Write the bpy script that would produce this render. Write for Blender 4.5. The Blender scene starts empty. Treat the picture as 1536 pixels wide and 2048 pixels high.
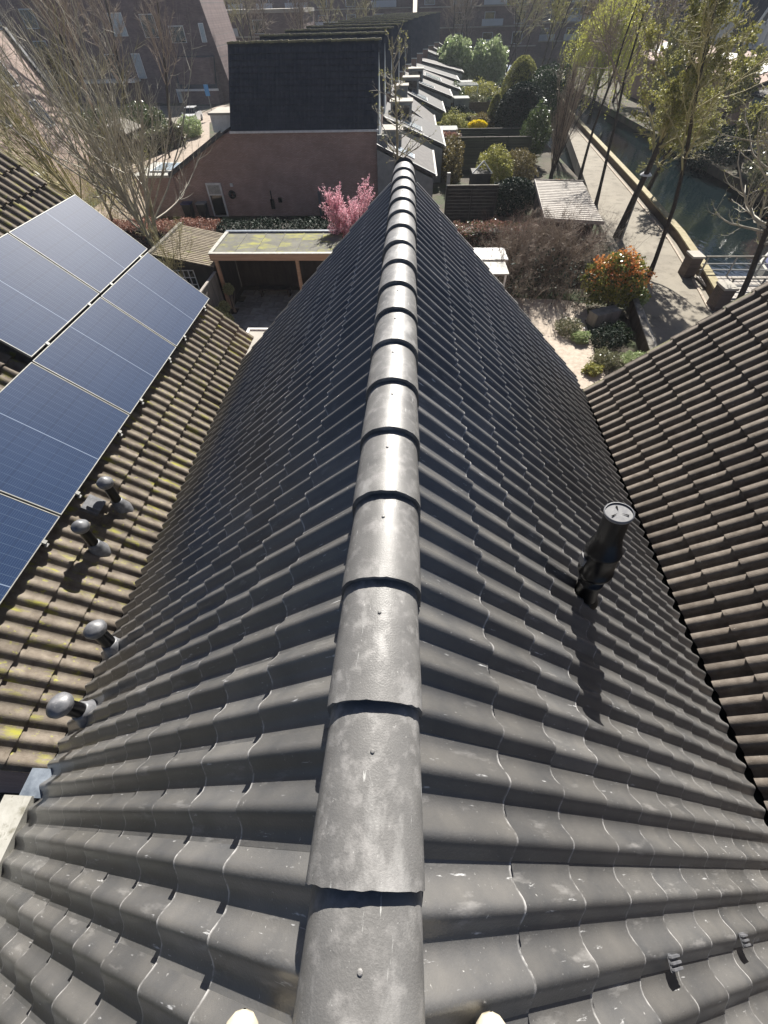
import bpy, math, random
import numpy as np
from mathutils import Vector, Matrix

sc = bpy.context.scene
col = sc.collection
rad = math.radians
PI = math.pi

# ------------------------------------------------------------------ camera
CAM_POS = np.array([0.065, 0.0, 1.243])
F_PX, PITCH, YAW, ROLL = 819.8, 0.894, 0.066, -0.027      # focal length in px of a 1536 x 2048 frame
_cp, _sp = math.cos(PITCH), math.sin(PITCH)
FW = np.array([-math.sin(YAW) * _cp, math.cos(YAW) * _cp, -_sp])
RT = np.array([math.cos(YAW), math.sin(YAW), 0.0])
UP = np.cross(RT, FW)
_c, _s = math.cos(ROLL), math.sin(ROLL)
RT, UP = _c * RT + _s * UP, -_s * RT + _c * UP
cam_d = bpy.data.cameras.new('camera')
cam_d.sensor_fit = 'VERTICAL'
cam_d.sensor_height = 24.0
cam_d.lens = F_PX / 2048 * 24.0
cam_d.clip_start = 0.02
cam_d.clip_end = 3000
cam = bpy.data.objects.new('camera', cam_d)
cam.matrix_world = Matrix(((RT[0], UP[0], -FW[0], CAM_POS[0]), (RT[1], UP[1], -FW[1], CAM_POS[1]),
                           (RT[2], UP[2], -FW[2], CAM_POS[2]), (0, 0, 0, 1)))
col.objects.link(cam)
sc.camera = cam
sc.render.resolution_x, sc.render.resolution_y = 768, 1024

# ------------------------------------------------------------------ light
SUN_AZ, SUN_EL = rad(9), rad(38)                           # azimuth from +Y towards +X
world = bpy.data.worlds.new('World')
sc.world = world
world.use_nodes = True
wn = world.node_tree
bg = wn.nodes['Background']
sky = wn.nodes.new('ShaderNodeTexSky')
sky.sky_type = 'NISHITA'
sky.sun_disc = False
sky.sun_elevation = SUN_EL
sky.sun_rotation = SUN_AZ
sky.air_density = 0.40
sky.dust_density = 0.7
wn.links.new(sky.outputs['Color'], bg.inputs['Color'])
bg.inputs['Strength'].default_value = 0.05
sun_d = bpy.data.lights.new('sun', 'SUN')
sun_d.energy = 5.0
sun_d.angle = rad(0.53)
sun_d.color = (1.0, 0.955, 0.88)
sun = bpy.data.objects.new('sun', sun_d)
SUNV = Vector((math.sin(SUN_AZ) * math.cos(SUN_EL), math.cos(SUN_AZ) * math.cos(SUN_EL), math.sin(SUN_EL)))
sun.rotation_euler = SUNV.to_track_quat('Z', 'Y').to_euler()
sun.location = (0, 0, 40)
col.objects.link(sun)
sc.view_settings.view_transform = 'Standard'
sc.view_settings.look = 'None'
sc.view_settings.gamma = 1.0
sc.view_settings.use_curve_mapping = False
sc.view_settings.exposure = 1.12


# ------------------------------------------------------------------ helpers
def tag(o, label=None, cat=None, group=None, kind=None):
    if label: o['label'] = label
    if cat: o['category'] = cat
    if group: o['group'] = group
    if kind: o['kind'] = kind
    return o


def thing(name, label, cat, loc=(0, 0, 0), group=None):
    o = bpy.data.objects.new(name, None)
    col.objects.link(o)
    o.location = loc
    o.empty_display_size = 0.2
    return tag(o, label, cat, group)


def link(name, me, parent=None, mw=None):
    """Link a mesh whose vertices are world coordinates (or placed by mw) under parent."""
    o = bpy.data.objects.new(name, me)
    col.objects.link(o)
    m = Matrix.Identity(4) if mw is None else mw
    if parent is not None:
        o.parent = parent
        if parent.type == 'EMPTY':
            m = Matrix.Translation(-parent.location) @ m
    o.matrix_basis = m
    return o


def np_mesh(name, V, F, material, smooth=False, k=None):
    """V (n,3) array; F (m,k) array of equal-sized faces."""
    V = np.asarray(V, dtype=np.float32)
    F = np.asarray(F, dtype=np.int32)
    me = bpy.data.meshes.new(name)
    me.vertices.add(len(V))
    me.vertices.foreach_set('co', V.ravel())
    me.loops.add(F.size)
    me.loops.foreach_set('vertex_index', F.ravel())
    me.polygons.add(len(F))
    me.polygons.foreach_set('loop_start', np.arange(0, F.size, F.shape[1], dtype=np.int32))
    me.polygons.foreach_set('loop_total', np.full(len(F), F.shape[1], dtype=np.int32))
    if smooth:
        me.polygons.foreach_set('use_smooth', np.ones(len(F), dtype=bool))
    me.materials.append(material)
    me.update(calc_edges=True)
    return me


class MB:
    """collects shapes in world coordinates; build() links them as one mesh object"""
    def __init__(s): s.v, s.f, s.sm = [], [], []

    def add(s, v, f, smooth=False):
        b = len(s.v)
        s.v += [tuple(p) for p in v]
        s.f += [tuple(i + b for i in q) for q in f]
        s.sm += [smooth] * len(f)
        return s

    def box(s, x0, x1, y0, y1, z0, z1):
        v = [(x, y, z) for z in (z0, z1) for y in (y0, y1) for x in (x0, x1)]
        return s.add(v, [(0, 2, 3, 1), (4, 5, 7, 6), (0, 1, 5, 4), (2, 6, 7, 3), (0, 4, 6, 2), (1, 3, 7, 5)])

    def obox(s, c, ax, ay, az):
        """c centre, ax/ay/az half-axis vectors"""
        c, ax, ay, az = map(Vector, (c, ax, ay, az))
        v = [c + i * ax + j * ay + k * az for k in (-1, 1) for j in (-1, 1) for i in (-1, 1)]
        return s.add(v, [(0, 2, 3, 1), (4, 5, 7, 6), (0, 1, 5, 4), (2, 6, 7, 3), (0, 4, 6, 2), (1, 3, 7, 5)])

    def beam(s, p0, p1, w, h):
        p0, p1 = Vector(p0), Vector(p1)
        d = (p1 - p0); L = d.length; d.normalize()
        side = d.cross(Vector((0, 0, 1)))
        side = side.normalized() if side.length > 1e-4 else Vector((1, 0, 0))
        up = side.cross(d).normalized()
        return s.obox((p0 + p1) / 2, d * L / 2, side * w / 2, up * h / 2)

    def prism(s, poly, axis, a0, a1):
        """poly: 2D outline; axis 'x','y','z' the extrusion axis between a0 and a1"""
        n = len(poly)
        def P(q, a):
            return {'x': (a, q[0], q[1]), 'y': (q[0], a, q[1]), 'z': (q[0], q[1], a)}[axis]
        v = [P(q, a0) for q in poly] + [P(q, a1) for q in poly]
        f = [tuple(range(n))[::-1], tuple(range(n, 2 * n))] + [(i, (i + 1) % n, n + (i + 1) % n, n + i) for i in range(n)]
        return s.add(v, f)

    def quad(s, *p): return s.add(p, [tuple(range(len(p)))])

    def tube(s, pts, rs, n=8, caps=True, smooth=True):
        pts = [Vector(p) for p in pts]
        v, f = [], []
        for i, p in enumerate(pts):
            d = (pts[min(i + 1, len(pts) - 1)] - pts[max(i - 1, 0)]).normalized()
            a = Vector((0, 0, 1)) if abs(d.z) < 0.9 else Vector((1, 0, 0))
            u = d.cross(a).normalized(); w = d.cross(u)
            for k in range(n):
                t = 2 * PI * k / n
                v.append(p + (u * math.cos(t) + w * math.sin(t)) * rs[i])
        for i in range(len(pts) - 1):
            for k in range(n):
                f.append((i * n + k, i * n + (k + 1) % n, (i + 1) * n + (k + 1) % n, (i + 1) * n + k))
        s.add(v, f, smooth)
        if caps:
            s.add([v[k] for k in range(n)], [tuple(range(n))])
            s.add([v[(len(pts) - 1) * n + k] for k in range(n)], [tuple(range(n))[::-1]])
        return s

    def lathe(s, base, axis, prof, n=20, smooth=True):
        """prof: (distance along axis, radius)"""
        base, axis = Vector(base), Vector(axis).normalized()
        a = Vector((0, 0, 1)) if abs(axis.z) < 0.9 else Vector((1, 0, 0))
        u = axis.cross(a).normalized(); w = axis.cross(u)
        v, f = [], []
        for h, r in prof:
            for k in range(n):
                t = 2 * PI * k / n
                v.append(base + axis * h + (u * math.cos(t) + w * math.sin(t)) * max(r, 1e-4))
        for i in range(len(prof) - 1):
            for k in range(n):
                f.append((i * n + k, i * n + (k + 1) % n, (i + 1) * n + (k + 1) % n, (i + 1) * n + k))
        return s.add(v, f, smooth)

    def build(s, name, material, parent=None, kind=None, label=None, mw=None):
        me = bpy.data.meshes.new(name)
        me.from_pydata(s.v, [], s.f)
        me.polygons.foreach_set('use_smooth', s.sm)
        me.materials.append(material)
        me.update()
        o = link(name, me, parent, mw)
        if kind: o['kind'] = kind
        if label: o['label'] = label
        return o


# ------------------------------------------------------------------ materials
def mat(name, c1, c2=None, scale=3.0, rough=0.7, detail=6, bump=0.0, bscale=40, metal=0.0, spec=0.5,
        stretch=(1, 1, 1), lo=0.35, hi=0.65, rand=0.0, spots=None, coords='Object', edge=None):
    """noise-mixed two-colour material; rand varies value per object; spots = list of (colour, scale, lo, hi, stretch)"""
    m = bpy.data.materials.new(name)
    m.use_nodes = True
    nt = m.node_tree; N = nt.nodes; Lk = nt.links
    b = N['Principled BSDF']
    b.inputs['Roughness'].default_value = rough
    b.inputs['Metallic'].default_value = metal
    b.inputs['Specular IOR Level'].default_value = spec
    tc = N.new('ShaderNodeTexCoord')
    src = tc.outputs[coords]
    oi = N.new('ShaderNodeObjectInfo')
    off = N.new('ShaderNodeVectorMath'); off.operation = 'SCALE'
    off.inputs[0].default_value = (37.1, 91.7, 53.3)
    Lk.new(oi.outputs['Random'], off.inputs['Scale'])
    ad = N.new('ShaderNodeVectorMath'); ad.operation = 'ADD'
    Lk.new(src, ad.inputs[0]); Lk.new(off.outputs[0], ad.inputs[1])

    def noise(sc_, st, det=detail):
        mp = N.new('ShaderNodeMapping'); mp.inputs['Scale'].default_value = st
        Lk.new(ad.outputs[0], mp.inputs['Vector'])
        nz = N.new('ShaderNodeTexNoise')
        nz.inputs['Scale'].default_value = sc_; nz.inputs['Detail'].default_value = det
        nz.inputs['Roughness'].default_value = 0.62
        Lk.new(mp.outputs[0], nz.inputs['Vector'])
        return nz

    def ramp(sock, a, bb):
        r = N.new('ShaderNodeMapRange')
        r.inputs['From Min'].default_value = a; r.inputs['From Max'].default_value = bb
        Lk.new(sock, r.inputs['Value'])
        return r.outputs[0]

    def mix(fac, A, B):
        mx = N.new('ShaderNodeMix'); mx.data_type = 'RGBA'
        if fac is not None: Lk.new(fac, mx.inputs[0])
        for sock, val in ((mx.inputs[6], A), (mx.inputs[7], B)):
            if isinstance(val, tuple): sock.default_value = (*val, 1) if len(val) == 3 else val
            else: Lk.new(val, sock)
        return mx.outputs[2]

    cur = tuple(c1)
    if c2 is not None:
        cur = mix(ramp(noise(scale, stretch).outputs['Fac'], lo, hi), tuple(c1), tuple(c2))
    for sp in (spots or []):
        cur = mix(ramp(noise(sp[1], sp[4] if len(sp) > 4 else (1, 1, 1)).outputs['Fac'], sp[2], sp[3]), cur, tuple(sp[0]))
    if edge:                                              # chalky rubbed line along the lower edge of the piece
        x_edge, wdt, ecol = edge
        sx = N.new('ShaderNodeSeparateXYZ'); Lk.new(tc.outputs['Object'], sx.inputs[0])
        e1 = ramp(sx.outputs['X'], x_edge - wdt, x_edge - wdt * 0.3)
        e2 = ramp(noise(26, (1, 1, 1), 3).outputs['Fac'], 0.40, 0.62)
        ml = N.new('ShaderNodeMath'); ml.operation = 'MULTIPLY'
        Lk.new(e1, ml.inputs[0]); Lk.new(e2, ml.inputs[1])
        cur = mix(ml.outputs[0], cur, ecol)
    if rand:
        mr = N.new('ShaderNodeMapRange')
        mr.inputs['To Min'].default_value = 1 - rand; mr.inputs['To Max'].default_value = 1 + rand
        Lk.new(oi.outputs['Random'], mr.inputs['Value'])
        vm = N.new('ShaderNodeVectorMath'); vm.operation = 'SCALE'
        if isinstance(cur, tuple): vm.inputs[0].default_value = cur[:3]
        else: Lk.new(cur, vm.inputs[0])
        Lk.new(mr.outputs[0], vm.inputs['Scale'])
        cur = vm.outputs[0]
    if isinstance(cur, tuple): b.inputs['Base Color'].default_value = (*cur[:3], 1)
    else: Lk.new(cur, b.inputs['Base Color'])
    if bump:
        bp = N.new('ShaderNodeBump'); bp.inputs['Strength'].default_value = 1.0
        bp.inputs['Distance'].default_value = bump
        Lk.new(noise(bscale, (1, 1, 1), 4).outputs['Fac'], bp.inputs['Height'])
        Lk.new(bp.outputs[0], b.inputs['Normal'])
    return m


def brick_mat(name, c1, c2, mortar, bw=0.22, bh=0.0625, axis='y', msize=0.006, rough=0.85):
    m = bpy.data.materials.new(name); m.use_nodes = True
    nt = m.node_tree; N = nt.nodes; Lk = nt.links
    b = N['Principled BSDF']; b.inputs['Roughness'].default_value = rough
    tc = N.new('ShaderNodeTexCoord'); sx = N.new('ShaderNodeSeparateXYZ'); cx = N.new('ShaderNodeCombineXYZ')
    Lk.new(tc.outputs['Object'], sx.inputs[0])
    Lk.new(sx.outputs['X' if axis == 'y' else 'Y'], cx.inputs[0]); Lk.new(sx.outputs['Z'], cx.inputs[1])
    bt = N.new('ShaderNodeTexBrick')
    bt.inputs['Scale'].default_value = 1.0
    bt.inputs['Brick Width'].default_value = bw; bt.inputs['Row Height'].default_value = bh
    bt.inputs['Mortar Size'].default_value = msize
    bt.inputs['Color1'].default_value = (*c1, 1); bt.inputs['Color2'].default_value = (*c2, 1)
    bt.inputs['Mortar'].default_value = (*mortar, 1)
    Lk.new(cx.outputs[0], bt.inputs['Vector'])
    nz = N.new('ShaderNodeTexNoise'); nz.inputs['Scale'].default_value = 1.1; nz.inputs['Detail'].default_value = 8
    Lk.new(tc.outputs['Object'], nz.inputs['Vector'])
    mr = N.new('ShaderNodeMapRange'); mr.inputs['To Min'].default_value = 0.6; mr.inputs['To Max'].default_value = 1.4
    Lk.new(nz.outputs['Fac'], mr.inputs['Value'])
    vm = N.new('ShaderNodeVectorMath'); vm.operation = 'SCALE'
    Lk.new(bt.outputs['Color'], vm.inputs[0]); Lk.new(mr.outputs[0], vm.inputs['Scale'])
    Lk.new(vm.outputs[0], b.inputs['Base Color'])
    bp = N.new('ShaderNodeBump'); bp.invert = True
    bp.inputs['Distance'].default_value = 0.008
    Lk.new(bt.outputs['Fac'], bp.inputs['Height']); Lk.new(bp.outputs[0], b.inputs['Normal'])
    return m


WHITE_DUST = (0.42, 0.41, 0.39)
M = {}
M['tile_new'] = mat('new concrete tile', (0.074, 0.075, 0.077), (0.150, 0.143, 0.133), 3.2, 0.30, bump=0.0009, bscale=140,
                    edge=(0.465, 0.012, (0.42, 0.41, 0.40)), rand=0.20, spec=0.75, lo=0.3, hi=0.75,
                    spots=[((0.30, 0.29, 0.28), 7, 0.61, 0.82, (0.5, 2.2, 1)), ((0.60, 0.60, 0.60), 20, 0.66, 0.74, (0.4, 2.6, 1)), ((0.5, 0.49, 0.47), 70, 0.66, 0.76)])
M['tile_new_field'] = mat('new concrete tile, joined field', (0.074, 0.075, 0.077), (0.150, 0.143, 0.133), 3.2, 0.30, bump=0.0009, bscale=140,
                          spec=0.75, lo=0.3, hi=0.75, spots=[((0.30, 0.29, 0.28), 7, 0.61, 0.82, (0.5, 2.2, 1))])
M['tile_ridge'] = mat('new concrete ridge tile', (0.125, 0.122, 0.118), (0.21, 0.204, 0.195), 4, 0.45, bump=0.0010, bscale=190,
                      rand=0.10, lo=0.35, hi=0.7, spec=0.5,
                      spots=[((0.46, 0.45, 0.435), 4.6, 0.54, 0.80, (1.8, 0.8, 1)), ((0.30, 0.29, 0.28), 18, 0.50, 0.75), ((0.5, 0.49, 0.47), 90, 0.66, 0.76), ((0.50, 0.50, 0.48), 16, 0.66, 0.74, (3.5, 0.5, 1))])
M['tile_left'] = mat('weathered brown tile with lichen', (0.115, 0.096, 0.077), (0.195, 0.168, 0.138), 9, 0.93, bump=0.004, bscale=90,
                     rand=0.16, spec=0.2,
                     spots=[((0.25, 0.24, 0.045), 5, 0.56, 0.70, (0.6, 1.7, 1)), ((0.30, 0.29, 0.07), 16, 0.60, 0.72, (1, 1, 1)), ((0.055, 0.05, 0.035), 22, 0.66, 0.74)])
M['tile_right'] = mat('weathered brown ribbed tile', (0.100, 0.084, 0.070), (0.165, 0.143, 0.122), 11, 0.9, bump=0.004, bscale=80,
                      rand=0.16, spec=0.2,
                      spots=[((0.42, 0.40, 0.36), 30, 0.66, 0.76), ((0.05, 0.05, 0.03), 14, 0.68, 0.76)])
M['tile_far'] = mat('dark far roof tile', (0.030, 0.035, 0.044), (0.060, 0.064, 0.072), 1.6, 0.55, rand=0.1)
M['tile_moss'] = mat('mossy ridge tile', (0.13, 0.12, 0.09), (0.24, 0.23, 0.12), 3, 0.9)
M['tile_thatch'] = mat('pale lichen covered tile', (0.24, 0.23, 0.17), (0.36, 0.35, 0.26), 6, 0.95, bump=0.01, bscale=12)
M['under'] = mat('roofing felt', (0.012, 0.012, 0.012), rough=0.95, spec=0.1)
M['black_plastic'] = mat('black plastic pipe', (0.003, 0.003, 0.004), (0.007, 0.007, 0.008), 20, 0.32, spec=0.35)
M['cap_grey'] = mat('dusty grey plastic cap', (0.10, 0.105, 0.115), (0.19, 0.19, 0.20), 16, 0.42, spots=[((0.3, 0.3, 0.3), 50, 0.62, 0.75)])
M['flue_top'] = mat('pale flue end plate', (0.20, 0.20, 0.21), (0.28, 0.28, 0.28), 30, 0.9, spec=0.1)
M['alu'] = mat('silver aluminium', (0.30, 0.30, 0.28), (0.22, 0.22, 0.21), 20, 0.6, metal=0.2)
M['steel'] = mat('dull galvanised steel', (0.22, 0.22, 0.21), (0.30, 0.30, 0.29), 6, 0.6)
M['lead'] = mat('grey lead sheet', (0.10, 0.12, 0.15), (0.22, 0.25, 0.29), 7, 0.5, bump=0.003, bscale=20)
M['white_board'] = mat('dirty white board', (0.46, 0.45, 0.41), (0.32, 0.31, 0.27), 6, 0.7, spots=[((0.16, 0.15, 0.11), 9, 0.58, 0.72), ((0.22, 0.21, 0.17), 40, 0.60, 0.72)])
M['white_paint'] = mat('white paint', (0.74, 0.74, 0.72), (0.60, 0.60, 0.58), 4, 0.6)
M['grey_render'] = mat('pale grey render', (0.22, 0.23, 0.225), (0.30, 0.31, 0.30), 2, 0.85)
M['brick_dark'] = brick_mat('purple brown brick', (0.40, 0.255, 0.215), (0.50, 0.34, 0.29), (0.27, 0.215, 0.19), msize=0.012)
M['brick_dark_x'] = brick_mat('purple brown brick side', (0.40, 0.255, 0.215), (0.50, 0.34, 0.29), (0.27, 0.215, 0.19), axis='x', msize=0.012)
M['brick_pier'] = brick_mat('grey brown brick', (0.10, 0.075, 0.065), (0.15, 0.115, 0.10), (0.09, 0.08, 0.07), axis='x', msize=0.008)
M['brick_pink'] = brick_mat('pinkish brick', (0.42, 0.29, 0.24), (0.50, 0.37, 0.31), (0.36, 0.31, 0.27), axis='x', msize=0.01)
M['brick_far'] = brick_mat('dark far brick', (0.15, 0.10, 0.10), (0.20, 0.14, 0.135), (0.12, 0.105, 0.105), bw=0.45, bh=0.125, msize=0.012)
M['slate_grey'] = mat('grey lean-to tiles', (0.065, 0.060, 0.058), (0.11, 0.10, 0.096), 3, 0.85, bump=0.01, bscale=10)
M['slate_dark'] = mat('dark lean-to tiles', (0.05, 0.05, 0.052), (0.085, 0.083, 0.082), 3, 0.85, bump=0.01, bscale=10)
M['concrete'] = mat('pale concrete', (0.33, 0.31, 0.27), (0.43, 0.40, 0.35), 0.8, 0.9, bump=0.003, bscale=50)
M['path'] = mat('pale asphalt path', (0.21, 0.185, 0.145), (0.27, 0.24, 0.19), 0.5, 0.92, bump=0.004, bscale=60,
                spots=[((0.145, 0.125, 0.095), 1.3, 0.52, 0.70), ((0.31, 0.28, 0.22), 9, 0.60, 0.74), ((0.12, 0.10, 0.07), 22, 0.66, 0.74)])
M['path_pink'] = mat('pinkish brick paving', (0.30, 0.24, 0.19), (0.38, 0.31, 0.25), 1.5, 0.92)
M['patio'] = mat('grey patio slab', (0.20, 0.20, 0.18), (0.33, 0.33, 0.30), 3, 0.85, rand=0.15)
M['earth'] = mat('garden earth', (0.045, 0.036, 0.025), (0.095, 0.078, 0.052), 0.7, 0.98, bump=0.03, bscale=9,
                 spots=[((0.045, 0.06, 0.02), 0.45, 0.50, 0.62)])
M['gravel'] = mat('buff garden paving', (0.36, 0.30, 0.24), (0.50, 0.43, 0.35), 5, 0.95, bump=0.008, bscale=30,
                  spots=[((0.20, 0.16, 0.11), 3, 0.60, 0.72)])
M['grass'] = mat('grass', (0.06, 0.09, 0.025), (0.13, 0.15, 0.05), 2, 0.95, bump=0.03, bscale=30)
M['fence_dark'] = mat('dark green stained boards', (0.038, 0.046, 0.028), (0.072, 0.078, 0.045), 2.5, 0.8, stretch=(0.3, 1, 6), rand=0.2)
M['fence_grey'] = mat('weathered grey timber', (0.16, 0.145, 0.12), (0.27, 0.25, 0.21), 3, 0.9, stretch=(1, 1, 0.2), rand=0.2)
M['shed_slat'] = mat('bleached timber slat', (0.30, 0.27, 0.24), (0.42, 0.39, 0.35), 4, 0.85, rand=0.12)
M['shed_roof_brown'] = mat('brown corrugated sheet', (0.15, 0.12, 0.085), (0.26, 0.22, 0.16), 3, 0.9, rand=0.15,
                           spots=[((0.22, 0.22, 0.09), 2, 0.58, 0.7)])
M['wood_fresh'] = mat('larch fascia board', (0.36, 0.22, 0.13), (0.46, 0.30, 0.19), 3, 0.7, stretch=(0.3, 1, 5))
M['felt_roof'] = mat('mossy grey roofing felt', (0.105, 0.102, 0.085), (0.16, 0.155, 0.13), 1.5, 0.92,
                     spots=[((0.34, 0.33, 0.06), 1.1, 0.50, 0.72, (0.8, 1.7, 1)), ((0.20, 0.20, 0.06), 5, 0.55, 0.72)])
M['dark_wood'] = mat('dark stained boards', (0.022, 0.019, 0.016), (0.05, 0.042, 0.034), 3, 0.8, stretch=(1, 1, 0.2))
M['bark_dark'] = mat('dark wet bark', (0.030, 0.024, 0.019), (0.065, 0.053, 0.042), 8, 0.9, bump=0.01, bscale=14)
M['bark_light'] = mat('lichened bark', (0.20, 0.18, 0.11), (0.36, 0.33, 0.22), 3, 0.85, stretch=(1, 1, 0.4))
M['twig_pale'] = mat('pale twigs', (0.27, 0.24, 0.18), (0.42, 0.385, 0.30), 2, 0.6)
M['twig_brown'] = mat('brown twigs', (0.20, 0.155, 0.12), (0.34, 0.28, 0.22), 2, 0.8)
M['twig_red'] = mat('reddish twigs', (0.13, 0.065, 0.055), (0.22, 0.13, 0.11), 2, 0.85)
M['twig_olive'] = mat('olive mossy twigs', (0.26, 0.23, 0.10), (0.42, 0.38, 0.20), 2, 0.7)
M['glass_dark'] = mat('dark window glass', (0.01, 0.012, 0.014), rough=0.06, spec=0.8)
M['glass_sky'] = mat('pale roof glass', (0.30, 0.36, 0.40), (0.42, 0.48, 0.50), 3, 0.12, spec=1.0)
M['quay_top'] = mat('olive timber coping', (0.24, 0.20, 0.10), (0.36, 0.31, 0.18), 3, 0.85)
M['quay_side'] = mat('dark timber revetment', (0.055, 0.038, 0.022), (0.10, 0.07, 0.045), 4, 0.9)
M['car_white'] = mat('white car paint', (0.78, 0.79, 0.80), rough=0.18, spec=0.6)
M['rubber'] = mat('tyre rubber', (0.015, 0.015, 0.015), rough=0.9)
M['blue_sign'] = mat('blue sign face', (0.06, 0.25, 0.55), rough=0.4)
M['shoe'] = mat('cream shoe leather', (0.60, 0.54, 0.42), (0.50, 0.44, 0.33), 20, 0.7)
M['far_panel'] = mat('pale blue balcony panel', (0.42, 0.48, 0.52), (0.52, 0.57, 0.60), 0.2, 0.6)
M['teal_wall'] = mat('pale teal boarding', (0.30, 0.40, 0.44), (0.36, 0.46, 0.50), 0.5, 0.7)
M['blue_bin'] = mat('blue plastic', (0.02, 0.03, 0.12), rough=0.5)
M['green_bin'] = mat('dark green plastic', (0.01, 0.04, 0.02), rough=0.5)


def leaf_mat(name, c1, c2, rough=0.5, trans=0.25, scale=1.6, spec=0.4):
    m = bpy.data.materials.new(name); m.use_nodes = True
    nt = m.node_tree; N = nt.nodes; Lk = nt.links
    b = N['Principled BSDF']; b.inputs['Roughness'].default_value = rough
    b.inputs['Specular IOR Level'].default_value = spec
    tc = N.new('ShaderNodeTexCoord')
    nz = N.new('ShaderNodeTexNoise'); nz.inputs['Scale'].default_value = scale; nz.inputs['Detail'].default_value = 5
    Lk.new(tc.outputs['Object'], nz.inputs['Vector'])
    ge = N.new('ShaderNodeNewGeometry')
    av = N.new('ShaderNodeMath'); av.operation = 'ADD'
    Lk.new(nz.outputs['Fac'], av.inputs[0]); Lk.new(ge.outputs['Random Per Island'], av.inputs[1])
    mr = N.new('ShaderNodeMapRange'); mr.inputs['From Min'].default_value = 0.45; mr.inputs['From Max'].default_value = 1.5
    Lk.new(av.outputs[0], mr.inputs['Value'])
    mx = N.new('ShaderNodeMix'); mx.data_type = 'RGBA'
    mx.inputs[6].default_value = (*c1, 1); mx.inputs[7].default_value = (*c2, 1)
    Lk.new(mr.outputs[0], mx.inputs[0]); Lk.new(mx.outputs[2], b.inputs['Base Color'])
    if trans:
        tr = N.new('ShaderNodeBsdfTranslucent'); Lk.new(mx.outputs[2], tr.inputs['Color'])
        ms = N.new('ShaderNodeMixShader'); ms.inputs[0].default_value = trans
        Lk.new(b.outputs[0], ms.inputs[1]); Lk.new(tr.outputs[0], ms.inputs[2])
        Lk.new(ms.outputs[0], N['Material Output'].inputs['Surface'])
    return m


M['leaf_green'] = leaf_mat('laurel leaves', (0.035, 0.06, 0.018), (0.13, 0.17, 0.06), 0.35)
M['leaf_dark'] = leaf_mat('dark conifer needles', (0.006, 0.016, 0.010), (0.020, 0.045, 0.022), 0.7, 0.1)
M['leaf_clip'] = leaf_mat('clipped golden green needles', (0.12, 0.14, 0.035), (0.46, 0.44, 0.15), 0.7, 0.25)
M['leaf_yew'] = leaf_mat('shaggy green needles', (0.015, 0.035, 0.012), (0.05, 0.085, 0.03), 0.7, 0.15)
M['leaf_olive'] = leaf_mat('olive spring leaves', (0.13, 0.14, 0.035), (0.46, 0.44, 0.13), 0.5, 0.35)
M['leaf_willow'] = leaf_mat('yellow green willow leaves', (0.34, 0.36, 0.05), (0.68, 0.68, 0.15), 0.5, 0.45)
M['leaf_red'] = leaf_mat('orange red young leaves', (0.55, 0.17, 0.05), (0.72, 0.40, 0.14), 0.35, 0.3)
M['leaf_photinia'] = leaf_mat('green bronze leaves', (0.04, 0.07, 0.016), (0.36, 0.36, 0.09), 0.3, 0.3, scale=2.2)
M['leaf_beech'] = leaf_mat('dry copper beech leaves', (0.16, 0.06, 0.04), (0.42, 0.25, 0.19), 0.7, 0.2)
M['leaf_bronze'] = leaf_mat('bronze green leaves', (0.07, 0.06, 0.025), (0.26, 0.21, 0.08), 0.6, 0.25)
M['leaf_ivy'] = leaf_mat('glossy ivy leaves', (0.05, 0.06, 0.025), (0.28, 0.28, 0.16), 0.3, 0.2)
M['leaf_bamboo'] = leaf_mat('pale bamboo leaves', (0.16, 0.24, 0.08), (0.50, 0.56, 0.32), 0.4, 0.35)
M['blossom'] = leaf_mat('pink blossom', (0.68, 0.32, 0.40), (0.90, 0.62, 0.67), 0.7, 0.4, scale=2.5)
M['forsythia'] = leaf_mat('yellow blossom', (0.72, 0.56, 0.005), (0.95, 0.82, 0.02), 0.7, 0.3)
M['topiary'] = leaf_mat('pale flower heads', (0.16, 0.18, 0.07), (0.42, 0.44, 0.24), 0.7, 0.3, scale=6)


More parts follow.
